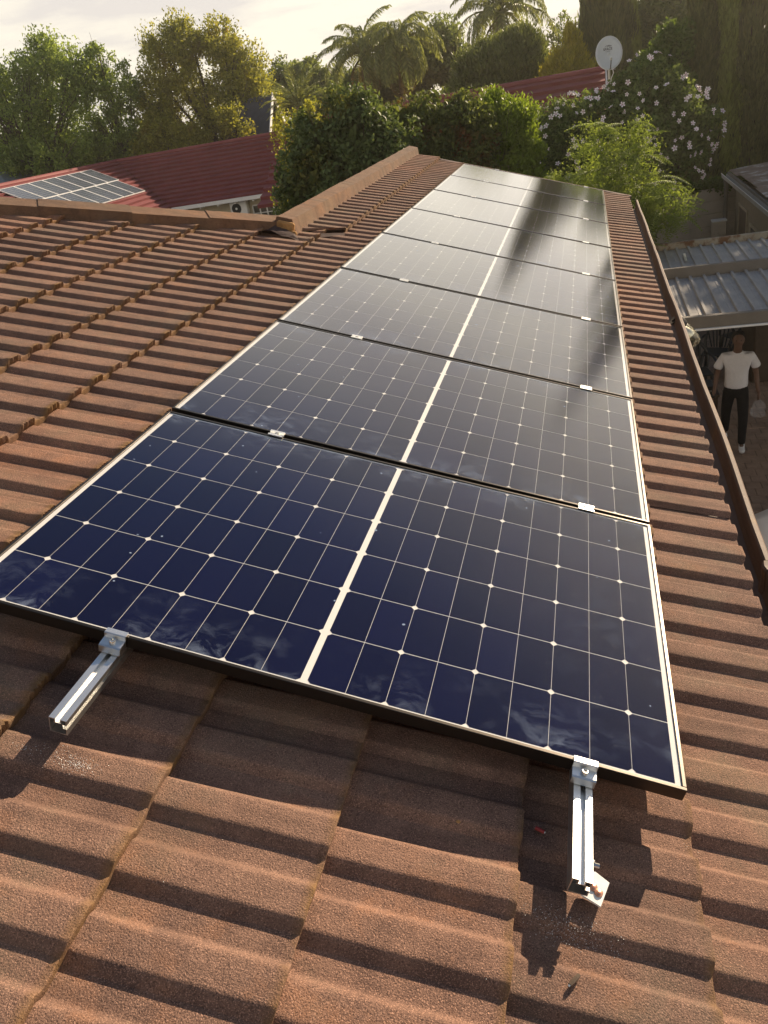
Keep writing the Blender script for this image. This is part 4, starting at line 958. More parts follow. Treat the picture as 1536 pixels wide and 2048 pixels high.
# second red roofed house beyond the hedge
h2 = thing('long_roof_house', 'house with a long dark red tiled ridge behind the flowering shrub', 'house', (-3, 28, ZG))
MB().box(-8.5, .9, 22.9, 29.6, ZG, -1.2).build('wall', M_CREAM, h2, I4)
cur = h2
def slope_h2(s, t_): return (-9.0 + 10.2 * t_, 26.4 - 4.0 * s, .82 - 2.0 * s)
course('tile_course', slope_h2, 11, 0, 1, M_RED)
MB().add([(-9, 26.4, .81), (1.2, 26.4, .81), (1.2, 30.4, -1.2), (-9, 30.4, -1.2)], [(0, 1, 2, 3)]).build('roof_slope', M_RED, h2, I4)
MB().tube([(-9, 26.4, .84), (1.2, 26.4, .84)], .10, 8).build('ridge_cap', M_RED, h2, I4, smooth=True)
MB().add([(1.22, 22.4, -1.22), (1.22, 26.4, .86), (1.22, 30.4, -1.22), (1.26, 22.4, -1.22), (1.26, 26.4, .86), (1.26, 30.4, -1.22), (1.22, 22.4, -1.42), (1.22, 26.4, .62), (1.22, 30.4, -1.42), (1.26, 22.4, -1.42), (1.26, 26.4, .62), (1.26, 30.4, -1.42)],
    [(0, 1, 7, 6), (1, 2, 8, 7), (3, 9, 10, 4), (4, 10, 11, 5), (0, 3, 4, 1), (1, 4, 5, 2), (6, 7, 10, 9), (7, 8, 11, 10)]).build('bargeboard', M_WHITE, h2, I4)
# steep gable house
gh = thing('gable_house', 'far house with a steep slate roof and white bargeboards on its gable', 'house', (-19, 46, ZG))
ax, ay, az = -16.36, 46.0, 2.33
def gsl(sgn): return [(ax, ay, az), (ax, ay + sgn * 3.6, az - 4.1), (ax - 2.3, ay + sgn * 3.6, az - 4.1), (ax - 2.3, ay, az)]
for s in (-1, 1): MB().add(gsl(s), [(0, 1, 2, 3)]).build('roof_slope', M_SLATE, gh, I4)
MB().add([(ax - .35, ay - 3.3, az - 4.1), (ax - .35, ay, az - .25), (ax - .35, ay + 3.3, az - 4.1), (ax - .35, ay + 3.3, ZG), (ax - .35, ay - 3.3, ZG)], [(0, 1, 2, 3, 4)]).build('gable_wall', M_CREAM, gh, I4)
MB().box(ax - 2.25, ax - .36, ay - 3.2, ay + 3.2, ZG, az - 4.2).build('wall', M_CREAM, gh, I4)
for s in (-1, 1):
    P = [(ax + .02, ay, az + .08), (ax + .02, ay + s * 3.65, az - 4.08), (ax + .02, ay + s * 3.65, az - 4.45), (ax + .02, ay, az - .28)]
    P += [(p[0] + .05, p[1], p[2]) for p in P]
    MB().add(P, [(0, 1, 2, 3), (7, 6, 5, 4), (0, 4, 5, 1), (1, 5, 6, 2), (2, 6, 7, 3), (3, 7, 4, 0)]).build('bargeboard', M_WHITE, gh, I4)
# blue grey roof at the left edge
bh = thing('blue_roof_house', 'low house with a blue grey roof at the left edge beyond the red ridge', 'house', (-33, 41, ZG))
MB().box(-39.5, -29.5, 38.5, 45, ZG, -1.0).build('wall', M_CREAM, bh, I4)
MB().add([(-40, 42, .95), (-32.3, 42, .95), (-28.6, 37.5, -.30), (-40, 37.5, -.30), (-40, 46.5, -.3), (-28.6, 46.5, -.3)], [(0, 1, 2, 3), (0, 4, 5, 1), (1, 5, 2)]).build('roof', M_BLUEROOF, bh, I4)
MB().box(-40, -28.6, 37.4, 37.5, -.55, -.31).build('fascia', M_WHITE, bh, I4)

# satellite dish
dM = T((1.30, 25.2, 1.21)) @ Matrix.Rotation(R(6), 4, 'Z') @ Matrix.Rotation(R(72), 4, 'X')
ds = thing('satellite_dish', 'pale oval satellite dish with dark lettering on a short pole above the flowering shrub', 'satellite dish', (1.30, 25.3, -0.4))
bb = MB(); N = 32; P = []; F = []
for k in range(7):
    f = k / 6
    for j in range(N):
        a = 2 * math.pi * j / N; P.append((.36 * f * math.cos(a), .44 * f * math.sin(a), .07 * f * f))
for k in range(6):
    for j in range(N): F.append((k * N + j, k * N + (j + 1) % N, (k + 1) * N + (j + 1) % N, (k + 1) * N + j))
o = bb.add(P, F).build('reflector', M_DISH, ds, dM, smooth=True); so = o.modifiers.new('thick', 'SOLIDIFY'); so.thickness = .008; so.offset = -1
MB().tube([(.36 * math.cos(2 * math.pi * j / 32), .44 * math.sin(2 * math.pi * j / 32), .072) for j in range(33)], .009, 6).build('rim', M_WHITE, ds, dM, smooth=True)
MB().tube([(0, -.42, .06), (0, -.44, .20), (0, -.30, .42)], .014, 6).build('feed_arm', M_BEAM, ds, dM, smooth=True)
MB().tube([(0, -.28, .40), (0, -.24, .46)], [.035, .028], 10).build('receiver', M_WHITE, ds, dM, smooth=True)
MB().tube([(1.30, 25.3, -0.6), (1.30, 25.3, .85), (1.30, 25.25, 1.12)], .035, 10).build('pole', M_ALU, ds, I4, smooth=True)
MB().tube([(1.38, 25.2, .92), (1.42, 25.2, .72), (1.36, 25.25, .60), (1.34, 25.27, .45)], .012, 6).build('cable', M_WHITE, ds, I4, smooth=True)
for txt, sz, yy in (('Crysat', .082, .185), ('SPACE', .088, .095), ('by satellite', .030, .055)):
    fc_ = bpy.data.curves.new('lettering', 'FONT'); fc_.body = txt; fc_.size = sz; fc_.align_x = 'CENTER'; fc_.extrude = .001; fc_.offset = .002 if sz > .05 else 0
    tmp = bpy.data.objects.new('lettering_outline', fc_); col.objects.link(tmp); bpy.context.view_layer.update()
    lm = bpy.data.meshes.new_from_object(tmp.evaluated_get(bpy.context.evaluated_depsgraph_get())); bpy.data.objects.remove(tmp); lm.materials.clear(); lm.materials.append(M_PRINT)
    obj('lettering', lm, ds, dM @ T((-.02, yy, .026)))

# ================================================================== VEGETATION
def unit(n, r_):
    v = r_.normal(size=(n, 3)); return v / np.linalg.norm(v, axis=1, keepdims=True)
def leaf_cloud(C, D, N, L, W, r_):
    """one folded diamond per leaf: C centres, D pointing direction, N rough normal, L length, W width"""
    n = len(C); D = D / np.linalg.norm(D, axis=1, keepdims=True)
    S = np.cross(D, N); S /= np.maximum(np.linalg.norm(S, axis=1, keepdims=True), 1e-6); U = np.cross(S, D)
    L = np.broadcast_to(L, (n,))[:, None]; W = np.broadcast_to(W, (n,))[:, None]
    V = np.stack([C - D * L * .5, C + S * W * .5 + U * W * .18 - D * L * .05, C + D * L * .5, C - S * W * .5 + U * W * .18 - D * L * .05], 1)
    return V.reshape(-1, 3), np.arange(4 * n).reshape(-1, 4)
def lobe_clumps(lobes, n, r_, shell=.62):
    vol = np.array([l[3] * l[4] * l[5] for l in lobes]) ** (2 / 3.); vol /= vol.sum()
    out = []
    for i in r_.choice(len(lobes), n, p=vol):
        l = lobes[i]; d = unit(1, r_)[0]; rad = shell + (1 - shell) * r_.random() ** .6
        out.append((np.array(l[:3]) + d * rad * np.array(l[3:6]), d, i))
    return out
def crown_mesh(lobes, nc, per, L, W, m, r_, cr=.30, up=.35, shell=.62, stretch=1.0, droop=0.0, zmin=None, core=0):
    C = []; D = []; Nn = []
    for c, d, i in lobe_clumps(lobes, nc, r_, shell):
        k = int(per * r_.uniform(.5, 1.5)); s = cr * r_.uniform(.6, 1.35)
        q = unit(k, r_) * (r_.random((k, 1)) ** .45) * s; q[:, 2] *= stretch
        q[:, 2] -= droop * (q[:, 0] ** 2 + q[:, 1] ** 2) / s
        C.append(c + q); dd = d * .6 + unit(k, r_) * .9 + np.array([0, 0, up - droop]); D.append(dd); Nn.append(unit(k, r_) * .9 + d * .9 + np.array([0, 0, .35]))
    nb = sum(len(c) for c in C)
    if core > 0:
        for _ in range(int(core)):
            l = lobes[int(r_.integers(len(lobes)))]; k = 24; q = unit(k, r_) * (r_.random((k, 1)) ** .33) * .80
            C.append(np.array(l[:3]) + q * np.array(l[3:6])); D.append(unit(k, r_)); Nn.append(unit(k, r_))
    C = np.concatenate(C); D = np.concatenate(D); Nn = np.concatenate(Nn)
    SC = np.ones(len(C)); SC[nb:] = 2.3
    if zmin is not None: kk = C[:, 2] > zmin; C, D, Nn = C[kk], D[kk], Nn[kk]
    n = len(C)
    V, F = leaf_cloud(C, D, Nn, SC * L * r_.uniform(.65, 1.35, n), SC * W * r_.uniform(.7, 1.3, n), r_)
    return np_mesh('crown', V, F, m)
def trunk_mb(base, lobes, r_, rad, nl=9, lean=.15, fork=.35):
    b = MB(); bx, by = base
    cs = np.array([l[:3] for l in lobes]).mean(0); zt = min(l[2] - l[5] * .55 for l in lobes)
    fk = Vector((bx + (cs[0] - bx) * fork, by + (cs[1] - by) * fork, ZG + (zt - ZG) * .9))
    b.tube([(bx, by, ZG - .1), (bx, by, ZG + .3), ((bx + fk.x) / 2 + .05, (by + fk.y) / 2, (ZG + fk.z) / 2), fk], [rad * 1.3, rad, rad * .85, rad * .7], 9)
    for i in range(nl):
        l = lobes[int(r_.integers(len(lobes)))]; d = unit(1, r_)[0]; d[2] = abs(d[2]) * .9 + .1
        e = np.array(l[:3]) + d * np.array(l[3:6]) * .8; mid = (np.array(fk) * .45 + e * .55) + r_.normal(0, .15, 3); mid[2] -= .15
        b.tube([fk, mid, e], [rad * .45, rad * .26, rad * .06], 6)
        for _ in range(2):
            e2 = e + r_.normal(0, .5, 3) * np.array(l[3:6]) * .5; b.tube([mid, (mid + e2) / 2 + r_.normal(0, .08, 3), e2], [rad * .18, rad * .12, rad * .04], 5)
    return b
def tree(name, label, cat, base, lobes, nc, per, L, W, m, seed, rad=.16, group=None, bark=None, **k):
    r_ = np.random.default_rng(seed)
    t = thing(name, label, cat, (base[0], base[1], ZG), group)
    trunk_mb(base, lobes, r_, rad, nl=k.pop('nl', 9)).build('trunk', bark or M_BARK, t, I4, smooth=True)
    o = obj('crown', crown_mesh(lobes, nc, per, L, W, m, r_, **k), t, I4)
    return t
# big garden trees far left
tree('feathery_tree', 'tall olive green tree at the left edge behind the red roof', 'tree', (-31, 43),
     [(-31.5, 43, 3.6, 3.4, 2.2, 2.9), (-28.6, 43.6, 4.2, 2.0, 1.8, 2.9), (-33, 43, 5.2, 1.6, 1.5, 1.9), (-28.2, 44, 6.4, .8, .8, 1.1), (-26.4, 43.2, 4.6, 1.2, 1.2, 1.9), (-29.5, 42.5, 1.2, 4.2, 2, 1.6)],
     520, 85, .20, .09, L_OLIVE, 11, rad=.26, cr=.58, stretch=1.35, nl=22, shell=.35, core=35)
tree('sparse_tree', 'sparse twiggy tree between the olive tree and the golden tree', 'tree', (-25.4, 44.2),
     [(-25.3, 44, 5.4, .9, .9, 1.0), (-24.6, 44.2, 3.9, 1.3, 1.2, 1.5), (-25.6, 44, 2.0, 1.6, 1.4, 1.6)], 120, 80, .20, .09, L_OLIVE, 12, rad=.14, cr=.42, nl=16, shell=.3)
tree('golden_tree', 'tall yellow green tree with dark forked limbs behind the red roof', 'tree', (-20.6, 46.2),
     [(-21.9, 45.6, 4.6, 1.7, 1.6, 2.0), (-20.9, 46, 5.6, .95, 1, 1.2), (-19.0, 46.8, 5.0, 1.3, 1.3, 1.6), (-17.9, 46.9, 3.4, 1.35, 1.3, 1.8), (-23.2, 45.3, 2.6, 1.3, 1.3, 1.5), (-19.6, 46.4, 2.2, 2.6, 1.5, 1.6), (-17.6, 46.6, 1.6, 1.5, 1.2, 1.3), (-18.3, 43.6, 1.5, .75, .7, .85), (-17.6, 43.4, .6, .6, .6, .6)],
     500, 85, .19, .09, L_GOLD, 13, rad=.28, cr=.54, stretch=1.3, nl=24, shell=.35, core=20)
tree('yellow_shrub', 'yellowish bushy shrub in front of the golden tree above the red ridge', 'shrub', (-22.4, 41.9 + 2.5),
     [(-22.6, 44.4, 1.3, 1.3, 1.0, 1.35), (-21.2, 44.6, .6, 1.2, .9, 1.0), (-24, 44.3, .5, 1.2, .9, 1.0)], 170, 80, .18, .085, L_GOLD, 14, rad=.10, cr=.40, shell=.45, core=60)
tree('dark_shrub', 'dark green bush below the olive tree, left above the red ridge', 'shrub', (-26.5, 44.3),
     [(-26.6, 44.2, .9, 2.0, 1.2, 1.35), (-29.5, 44, .5, 2.4, 1.3, 1.6), (-33, 44, .4, 2.5, 1.3, 1.8)], 260, 80, .20, .10, L_FAR, 15, rad=.12, cr=.48, shell=.45, core=90)
# trees far behind the palms
tree('distant_tree', 'distant grey green tree behind the small palm', 'tree', (-18.5, 56), [(-18.4, 56, 3.0, 2.3, 1.6, 1.6), (-20.9, 56, 2.4, 1.6, 1.4, 1.6), (-15.8, 56, 2.2, 1.9, 1.4, 1.5)], 190, 80, .26, .13, L_FAR, 16, rad=.2, cr=.5, shell=.4, core=50)
tree('dense_tree', 'dense dark tree filling the gap right of the drooping palm', 'tree', (-6.6, 45.5), [(-6.7, 45.2, 2.6, 1.5, 1.2, 1.7), (-8.6, 45.4, 1.6, 1.7, 1.2, 1.5), (-5.3, 45, 1.2, 1.3, 1.2, 1.4)], 190, 80, .22, .10, L_FAR, 17, rad=.2, cr=.45, shell=.4, core=50)
tree('backdrop_tree', 'dark leafy tree behind the tall palms', 'tree', (-10.5, 45.5), [(-10.6, 45.5, 1.5, 2.2, 1.2, 1.4), (-13.0, 46, 1.0, 1.8, 1.2, 1.2)], 190, 80, .22, .10, L_FAR, 18, rad=.2, cr=.45, shell=.4, core=60)
# hedge masses beyond the roof end
tree('creeper_hedge', 'big rounded dark green leafy hedge just beyond the lower ridge', 'hedge', (-3.9, 13.6),
     [(-4.0, 13.5, -.15, .80, .7, 1.30), (-3.35, 13.7, .30, .70, .65, 1.08), (-2.8, 13.9, -.1, .6, .65, 1.05), (-4.35, 13.4, -1.3, .85, .8, 1.6), (-3.4, 13.7, -1.8, 1.1, .8, 1.8)],
     620, 78, .085, .055, L_DARK, 21, rad=.10, cr=.20, shell=.74, up=-.25, droop=.25, core=260)
tree('golden_sprig_shrub', 'sparse shrub with sunlit golden sprigs at the left of the dark hedge', 'shrub', (-4.9, 14.6),
     [(-4.85, 14.6, .55, .34, .35, .72), (-4.45, 14.7, .8, .3, .3, .55), (-4.9, 14.5, -.6, .45, .4, 1.0)], 110, 44, .065, .038, L_GOLD, 22, rad=.05, cr=.17, shell=.4)
tree('reddish_hedge', 'long hedge with reddish leaf tips between the dark hedge and the bright shrub', 'hedge', (-2.4, 15.4),
     [(-2.9, 15.1, .35, .7, .6, .78), (-2.15, 15.2, .25, .65, .6, .78), (-1.6, 15.4, .1, .6, .6, .85), (-2.3, 15.3, -1.2, 1.3, .7, 1.6)], 460, 72, .078, .048, L_HEDGE2, 23, rad=.09, cr=.19, shell=.72, core=220)
tree('bright_shrub', 'bright yellow green fine leaved shrub left of the flowering shrub', 'shrub', (-1.2, 16.0),
     [(-1.25, 16.0, .3, .55, .5, .66), (-.75, 16.1, .15, .5, .5, .6), (-1.6, 15.9, -.05, .5, .5, .7), (-.9, 15.9, -.8, .85, .6, 1.2)], 380, 80, .08, .032, L_BRIGHT, 24, rad=.06, cr=.19, shell=.6, up=.5, core=150)
# flowering shrub
HL = [(1.05, 17.8, -.80, 1.95, .95, 1.30), (1.80, 17.7, -.30, 1.0, .85, 1.22), (2.50, 17.7, -.50, .68, .65, .78), (.35, 17.8, -.62, 1.15, .8, 1.05), (.5, 17.7, -2.0, 1.5, .9, 1.9)]
hib = tree('flowering_shrub', 'large dark shrub dotted with pale pink white flowers below the dish', 'shrub', (1.3, 17.8), HL, 760, 80, .078, .05, L_HIB, 25, rad=.09, cr=.21, shell=.76, core=300)
def flower_mesh():
    b = MB()
    for k in range(5):
        a = 2 * math.pi * k / 5; c_, s_ = math.cos(a), math.sin(a); P = []
        for (x, y, z) in ((0, 0, 0), (.035, -.020, .012), (.070, -.026, .022), (.088, 0, .016), (.070, .026, .022), (.035, .020, .012)):
            P.append((x * c_ - y * s_, x * s_ + y * c_, z))
        b.add(P, [(0, 1, 2, 3), (0, 3, 4, 5)])
    b.tube([(0, 0, 0), (0, 0, .05)], [.006, .004], 5)
    return b.mesh('flower', M_PETAL)
FL = flower_mesh(); r_ = np.random.default_rng(5)
cnt = 0
while cnt < 215:
    l = HL[int(r_.integers(4))] if cnt % 3 else HL[0]; d = unit(1, r_)[0]
    if d[1] > .1 or d[2] < -.6: continue
    p = np.array(l[:3]) + d * np.array(l[3:6]) + d * .17
    if any((((p - np.array(q[:3])) / np.array(q[3:6])) ** 2).sum() < .95 for q in HL): continue
    nrm = Vector(d * .6 + r_.normal(0, .35, 3) + np.array([0.0, -.5, .1])).normalized()
    s = r_.uniform(.42, .74)
    obj('flower', FL, hib, T(Vector(p)) @ nrm.to_track_quat('Z', 'Y').to_matrix().to_4x4() @ Matrix.Rotation(r_.uniform(0, 6.28), 4, 'Z') @ Matrix.Diagonal((s, s, s, 1))); cnt += 1
# feathery sapling in front of it: each big compound leaf is a part
def frond_mesh(seed):
    r_ = np.random.default_rng(seed); C = []; D = []; Nn = []; L = []
    Lf = .46
    for k in range(15):
        f = k / 14; x = Lf * (f * .95 + .05); z = -.22 * f * f * Lf * 2
        ln = .085 * math.sin(math.pi * (.12 + .85 * f)) + .02
        for s in (-1, 1):
            for q in range(6):
                g = (q + 1) / 6; C.append((x + g * ln * .35, s * g * ln, z - .35 * ln * g * g)); D.append((.8, s * .9, -.5 + r_.normal(0, .2))); Nn.append((0, 0, 1)); L.append(.020 * (1.2 - .5 * g))
    C, D, Nn, L = map(np.array, (C, D, Nn, L))
    V, F = leaf_cloud(C, D.astype(float), Nn.astype(float), L * 1.7, L * 1.15, r_)
    b = MB(); b.tube([(0, 0, 0), (Lf * .5, 0, -.055 * Lf * 2), (Lf, 0, -.22 * Lf * 2)], [.004, .003, .001], 4)
    nv = len(V); V = np.concatenate([V, np.array(b.v)]); Fl = F.tolist() + [[i + nv for i in f] for f in b.f]
    return np_mesh('leaf_frond', V, Fl, L_JAC)
FR = [frond_mesh(i) for i in range(4)]
jac = thing('feathery_sapling', 'soft green sapling with drooping fern-like leaves beyond the roof end', 'tree', (1.25, 13.1, ZG))
r_ = np.random.default_rng(31)
JL = [(.80, 12.9, -.42, .42, .4, .72), (.25, 12.8, -.85, .60, .5, .48), (1.40, 12.8, -.48, .40, .4, .66), (1.80, 12.5, -1.05, .40, .42, .46), (1.35, 12.6, -1.2, .55, .5, .55), (.7, 12.7, -1.35, .9, .6, .7)]
trunk_mb((1.25, 13.1), JL, r_, .05, nl=14).build('trunk', M_BARK, jac, I4, smooth=True)
obj('crown', crown_mesh(JL, 320, 70, .042, .015, L_JAC, np.random.default_rng(32), cr=.20, shell=.4, core=40), jac, I4)
n = 0
for c, d, i in lobe_clumps(JL, 285, r_, .45):
    h = Vector((d[0] + r_.normal(0, .3), d[1] + r_.normal(0, .3) - .1, 0)); h.normalize()
    el = r_.uniform(-.25, .55); x = Vector((h.x * math.cos(el), h.y * math.cos(el), math.sin(el))); y = Vector((0, 0, 1)).cross(x).normalized(); z = x.cross(y)
    s = r_.uniform(.7, 1.15)
    Mx = Matrix(((x.x, y.x, z.x, c[0] - x.x * .2), (x.y, y.y, z.y, c[1] - x.y * .2), (x.z, y.z, z.z, c[2] - x.z * .2 + .1), (0, 0, 0, 1))) @ Matrix.Diagonal((s, s, s, 1))
    obj('leaf_frond', FR[n % 4], jac, Mx); n += 1

# cypresses: flame of upright sprays
def cypress(name, label, x, y, top, rad, n, seed, m, L=.30, W=.06, z0=-4.0, taper=2.2, flute=.32, group=None, cat='cypress'):
    r_ = np.random.default_rng(seed); t = thing(name, label, cat, (x, y, ZG), group)
    h = top - z0; z = r_.random(n) ** .9; a = r_.random(n) * 2 * np.pi
    rr = rad * np.where(z < .12, .75 + .25 * z / .12, np.clip((1 - (np.clip(z - .12, 0, 1) / .88) ** taper), 0.02, 1))
    fl = 1 + flute * np.sin(a * 5 + z * 7 + seed) * np.sin(z * 23 + a * 2) + r_.normal(0, .07, n)
    dep = 1 - .30 * r_.random(n) ** 2
    C = np.stack([x + rr * fl * dep * np.cos(a), y + rr * fl * dep * np.sin(a), z0 + z * h], 1)
    D = np.stack([np.cos(a) * .28 + r_.normal(0, .16, n), np.sin(a) * .28 + r_.normal(0, .16, n), np.ones(n)], 1); Nn = np.stack([np.cos(a), np.sin(a), np.zeros(n)], 1) + r_.normal(0, .5, (n, 3))
    V, F = leaf_cloud(C, D, Nn, L * r_.uniform(.5, 1.3, n), W * r_.uniform(.6, 1.4, n), r_)
    obj('crown', np_mesh('crown', V, F, m), t, I4)
    MB().tube([(x, y, ZG - .1), (x, y, ZG + h * .5), (x, y, top - .6)], [.16, .11, .02], 8).build('trunk', M_BARK, t, I4, smooth=True)
    return t
cypress('cypress', 'broad dark cypress standing directly behind the satellite dish', 1.35, 31.7, 7.0, .98, 30000, 41, L_CYP, .34, .075, z0=-3)
cypress('cypress', 'narrow pale green cypress at the right flank of the broad dark one', 2.28, 31.6, 3.3, .36, 8000, 42, L_CYP2, .30, .07, z0=-3)
cypress('cypress', 'tall dark cypress rising behind the outbuilding corner', 3.42, 22.7, 3.9, .50, 24000, 43, L_CYP, .24, .05)
cypress('cypress', 'tall cypress with a bright green flank, right of the dark one', 4.05, 23.0, 5.6, .40, 22000, 44, L_CYP2, .24, .05)
cypress('cypress', 'dark brownish cypress cut by the right edge of the view', 4.75, 23.2, 7.8, .50, 24000, 45, L_CYP, .24, .05)
for i, (x, y, h) in enumerate(((5.5, 23.4, 3.6), (6.4, 23.8, 3.0))):
    cypress('cypress', f'tall cypress of the boundary row past the right edge, {names[i]} beyond the view', x, y, h, .55, 9000, 46 + i, L_CYP, .30, .08)
# trees along the right boundary (they shade the yard)
for i in range(9):
    y = 11.5 + i * 2.9; x = 9.2 + .4 * math.sin(i * 2.3)
    top = 4.85 + .22 * math.sin(i * 1.7)
    tree('boundary_tree', f'leafy tree of the right boundary, {names[i] if i < 8 else "ninth"} from the house', 'tree', (x, y),
         [(x, y, top - 2.2, 1.5, 1.7, 2.1), (x, y + .4, top - 5.0, 1.7, 1.8, 2.6)], 150, 46, .26, .16, L_FAR, 200 + i, rad=.16, cr=.6, shell=.3)
tree('golden_conifer', 'golden yellow conifer beside the broad dark cypress', 'conifer', (.05, 30.0), [(.05, 30, 1.0, .72, .6, .62), (.25, 30, 1.65, .28, .28, .62), (-.3, 30, .6, .75, .6, .6), (.6, 30, .5, .55, .5, .6)], 260, 80, .16, .05, L_YCON, 51, rad=.07, cr=.22, up=1.3, shell=.55, core=80)
tree('round_conifer', 'big rounded grey green conifer right of the palms above the far red ridge', 'conifer', (-2.4, 31.5), [(-2.5, 31.3, 1.15, 1.55, 1.2, 1.25), (-1.6, 31.4, 1.5, .95, .9, 1.05), (-3.2, 31.3, .5, 1.1, 1.0, 1.1)], 520, 90, .18, .05, L_ROUND, 52, rad=.14, cr=.30, up=1.1, shell=.72, core=200)
tree('spreading_conifer', 'grey green spreading conifer between the two groups of cypress', 'conifer', (3.5, 33.5), [(3.5, 33.5, 2.3, 1.2, 1, .8), (3.3, 33.5, 1.4, 1.4, 1.1, .8), (3.6, 33.5, .5, 1.5, 1.2, .9), (3.5, 33.5, 3.0, .8, .8, .6)], 330, 80, .26, .07, L_FAR, 53, rad=.16, cr=.42, shell=.5, droop=.3, core=100)
tree('pale_shrub', 'soft green leafy tree behind the flowers, left of the tall dark cypress', 'tree', (2.62, 22.2), [(2.7, 22.2, 1.15, .45, .4, .55), (2.35, 22.2, .6, .5, .45, .6), (2.8, 22.2, .1, .55, .5, .8)], 220, 66, .095, .055, L_CREEP, 54, rad=.06, cr=.2, shell=.55, core=60)
tree('far_shrub', 'bluish far tree seen between the golden conifer and the cypress', 'tree', (-.2, 45), [(-.3, 45, 2.0, 1.0, 1, 1.2), (.4, 45, 1.0, 1.2, 1, 1.0)], 80, 50, .18, .08, L_FAR, 55, rad=.12, cr=.4, shell=.4)
# creeper on the precast wall
r_ = np.random.default_rng(61); CL = []
for i in range(26):
    s = -1.4 + i * .115; p = Wm @ Vector((s, random.gauss(.02, .06), 2.30 + random.gauss(0, .05))); CL.append((p.x, p.y, p.z, .16, .16, .12 + .05 * r_.random()))
o = obj('wall_creeper', crown_mesh(CL, 150, 26, .085, .065, L_CREEP, r_, cr=.10, shell=.2)); tag(o, 'leafy green creeper spilling over the top of the precast wall', 'creeper')
# palms
def palm_frond(seed, Lf, droop, lf, dropleaf, m, np_=34, w=.05):
    r_ = np.random.default_rng(seed); pts = []; a = R(62); x = z = 0.0; n = 12
    for k in range(n + 1):
        pts.append((x, 0, z)); a2 = a - droop * (k / n) ** 1.3; x += Lf / n * math.cos(a2); z += Lf / n * math.sin(a2)
    pts = np.array(pts); C = []; D = []; Nn = []; Ls = []
    for k in range(np_):
        f = .16 + .84 * k / (np_ - 1); q = f * n; i = min(int(q), n - 1); p = pts[i] + (pts[i + 1] - pts[i]) * (q - i); tg = pts[i + 1] - pts[i]; tg /= np.linalg.norm(tg)
        ln = lf * (.55 + .45 * math.sin(math.pi * min(1, f * 1.05))) * (1 if f < .9 else .7)
        for s in (-1, 1):
            d1 = tg * .75 + np.array([0, s * .8, r_.normal(0.0, .12)]); d1 /= np.linalg.norm(d1)
            C.append(p + d1 * ln * .28); D.append(d1 - np.array([0, 0, .25 * dropleaf])); Nn.append((r_.normal(0, .3), 0, 1)); Ls.append(ln * .60)
            d2 = d1 * (1 - .55 * dropleaf) - np.array([0, 0, dropleaf]); d2 /= np.linalg.norm(d2)
            C.append(p + d1 * ln * .5 + d2 * ln * .22); D.append(d2); Nn.append((r_.normal(0, .5), r_.normal(0, .5), .6)); Ls.append(ln * .55)
    V, F = leaf_cloud(np.array(C), np.array(D), np.array(Nn, float), np.array(Ls), w, r_)
    b = MB(); b.tube([tuple(p) for p in pts], [.035 * (1 - k / n) + .008 for k in range(n + 1)], 5)
    nv = len(V); V = np.concatenate([V, np.array(b.v)]); return np_mesh('frond', V, F.tolist() + [[i + nv for i in f] for f in b.f], m)
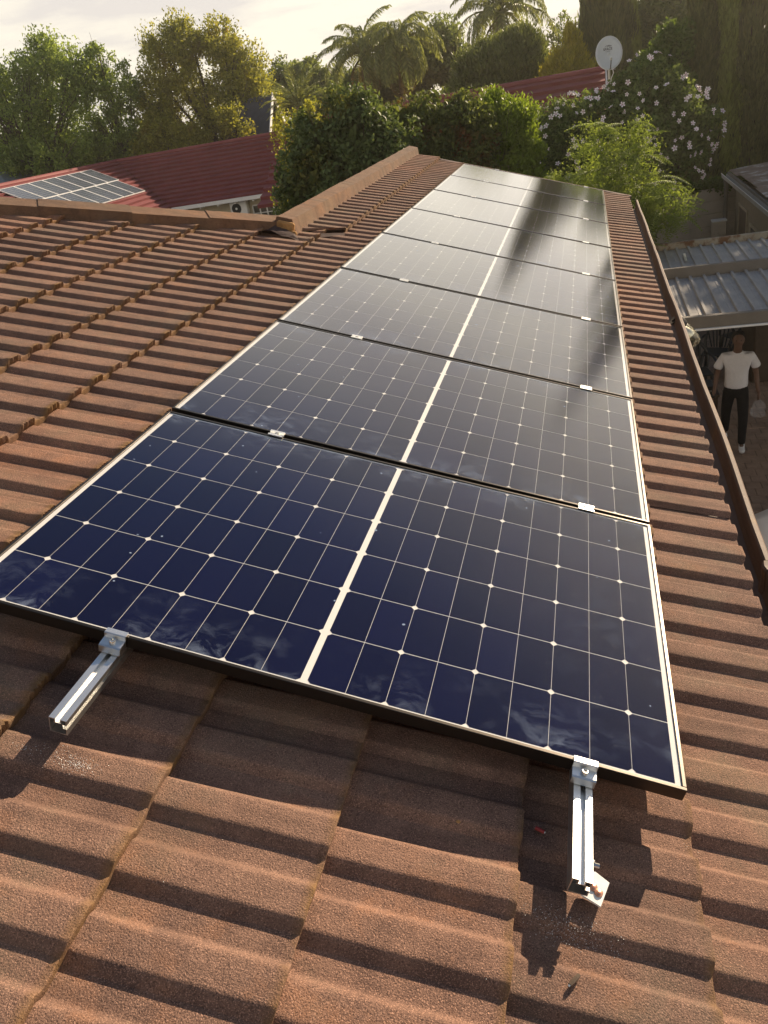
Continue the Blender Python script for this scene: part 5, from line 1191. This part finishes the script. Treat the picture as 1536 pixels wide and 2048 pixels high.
def palm(label, x, y, zh, Lf, nf, seed, lean=(0, 0), droopiness=1.0, dry=5, rad=.17, stiff=False, elmax=1.0):
    r_ = np.random.default_rng(seed); t = thing('palm_tree', label, 'palm', (x - lean[0], y - lean[1], ZG))
    MB().tube([(x - lean[0], y - lean[1], ZG - .1), (x - lean[0] * .5, y - lean[1] * .5, (ZG + zh) / 2), (x, y, zh - .4), (x, y, zh + .1)], [rad * 1.25, rad, rad * .95, rad * .7], 12).build('trunk', M_PALMBARK, t, I4, smooth=True)
    if stiff: FM = [palm_frond(seed + k, Lf, R(55), .42, .12, L_PALM, 34, .035) for k in range(3)]
    else: FM = [palm_frond(seed + k, Lf, R(85 + 30 * k * .5) * droopiness, .62, .85, L_PALM, 40, .062) for k in range(3)]
    FD = [palm_frond(seed + 9, Lf * .85, R(120), .5, .95, L_PALMDRY, 26, .045)]
    for k in range(nf):
        az_ = k * 2.39996 + r_.normal(0, .15); f = k / nf; tilt = R(78) * f ** .8 * elmax - R(18)
        M_ = T((x, y, zh)) @ Matrix.Rotation(az_, 4, 'Z') @ Matrix.Rotation(tilt, 4, 'Y') @ Matrix.Diagonal((1, 1, 1, 1)); s = r_.uniform(.85, 1.1)
        obj('frond', FM[k % 3], t, M_ @ Matrix.Diagonal((s, s, s, 1)))
    for k in range(dry):
        M_ = T((x, y, zh - .15)) @ Matrix.Rotation(k * 6.28 / dry + r_.normal(0, .3), 4, 'Z') @ Matrix.Rotation(R(95), 4, 'Y'); obj('frond', FD[0], t, M_)
palm('tall palm with ragged upright fronds, leftmost of the tall palms', -9.76, 41.5, 3.2, 2.6, 24, 71, (-.4, 0), 1.0, 6)
palm('palm with a heavy drooping crown and old golden leaves, right beside the ragged palm', -7.64, 39.9, 3.0, 2.5, 32, 75, (.2, 0), 1.25, 9, elmax=1.05)
palm('tall palm rising above the rounded conifer at the top of the view', -2.85, 38.6, 3.5, 2.8, 25, 81, (.2, 0), 1.1, 5)
palm('short stiff date palm in front of the steep gable', -13.1, 40.6, 1.5, 2.1, 26, 91, (0, 0), 1.0, 0, rad=.25, stiff=True, elmax=.95)
# far belt of woodland closing the horizon
r_ = np.random.default_rng(99); C = []
for i in range(150):
    a = R(-62 + 110 * i / 149 + r_.normal(0, .4)); d = 78 + r_.normal(0, 5); h = 1.2 + 1.6 * r_.random() + .9 * math.sin(i * .35)
    C.append((d * math.sin(a), d * math.cos(a), h - 3.2, 2.2, 2.2, 3.4))
o = obj('woodland', crown_mesh(C, 1500, 20, .75, .5, L_FAR, r_, cr=1.0, shell=.5)); tag(o, 'distant belt of dark trees closing the horizon', 'woodland', kind='stuff')
# low undergrowth below the hedges
C = []
for i in range(60): C.append((-6 + 9 * r_.random(), 11.2 + 7 * r_.random(), ZG + .3, .6, .6, .45))
o = obj('undergrowth', crown_mesh(C, 300, 24, .12, .07, L_HIB, r_, cr=.3, shell=.3)); tag(o, 'low green undergrowth between the house and the hedges', 'undergrowth', kind='stuff')
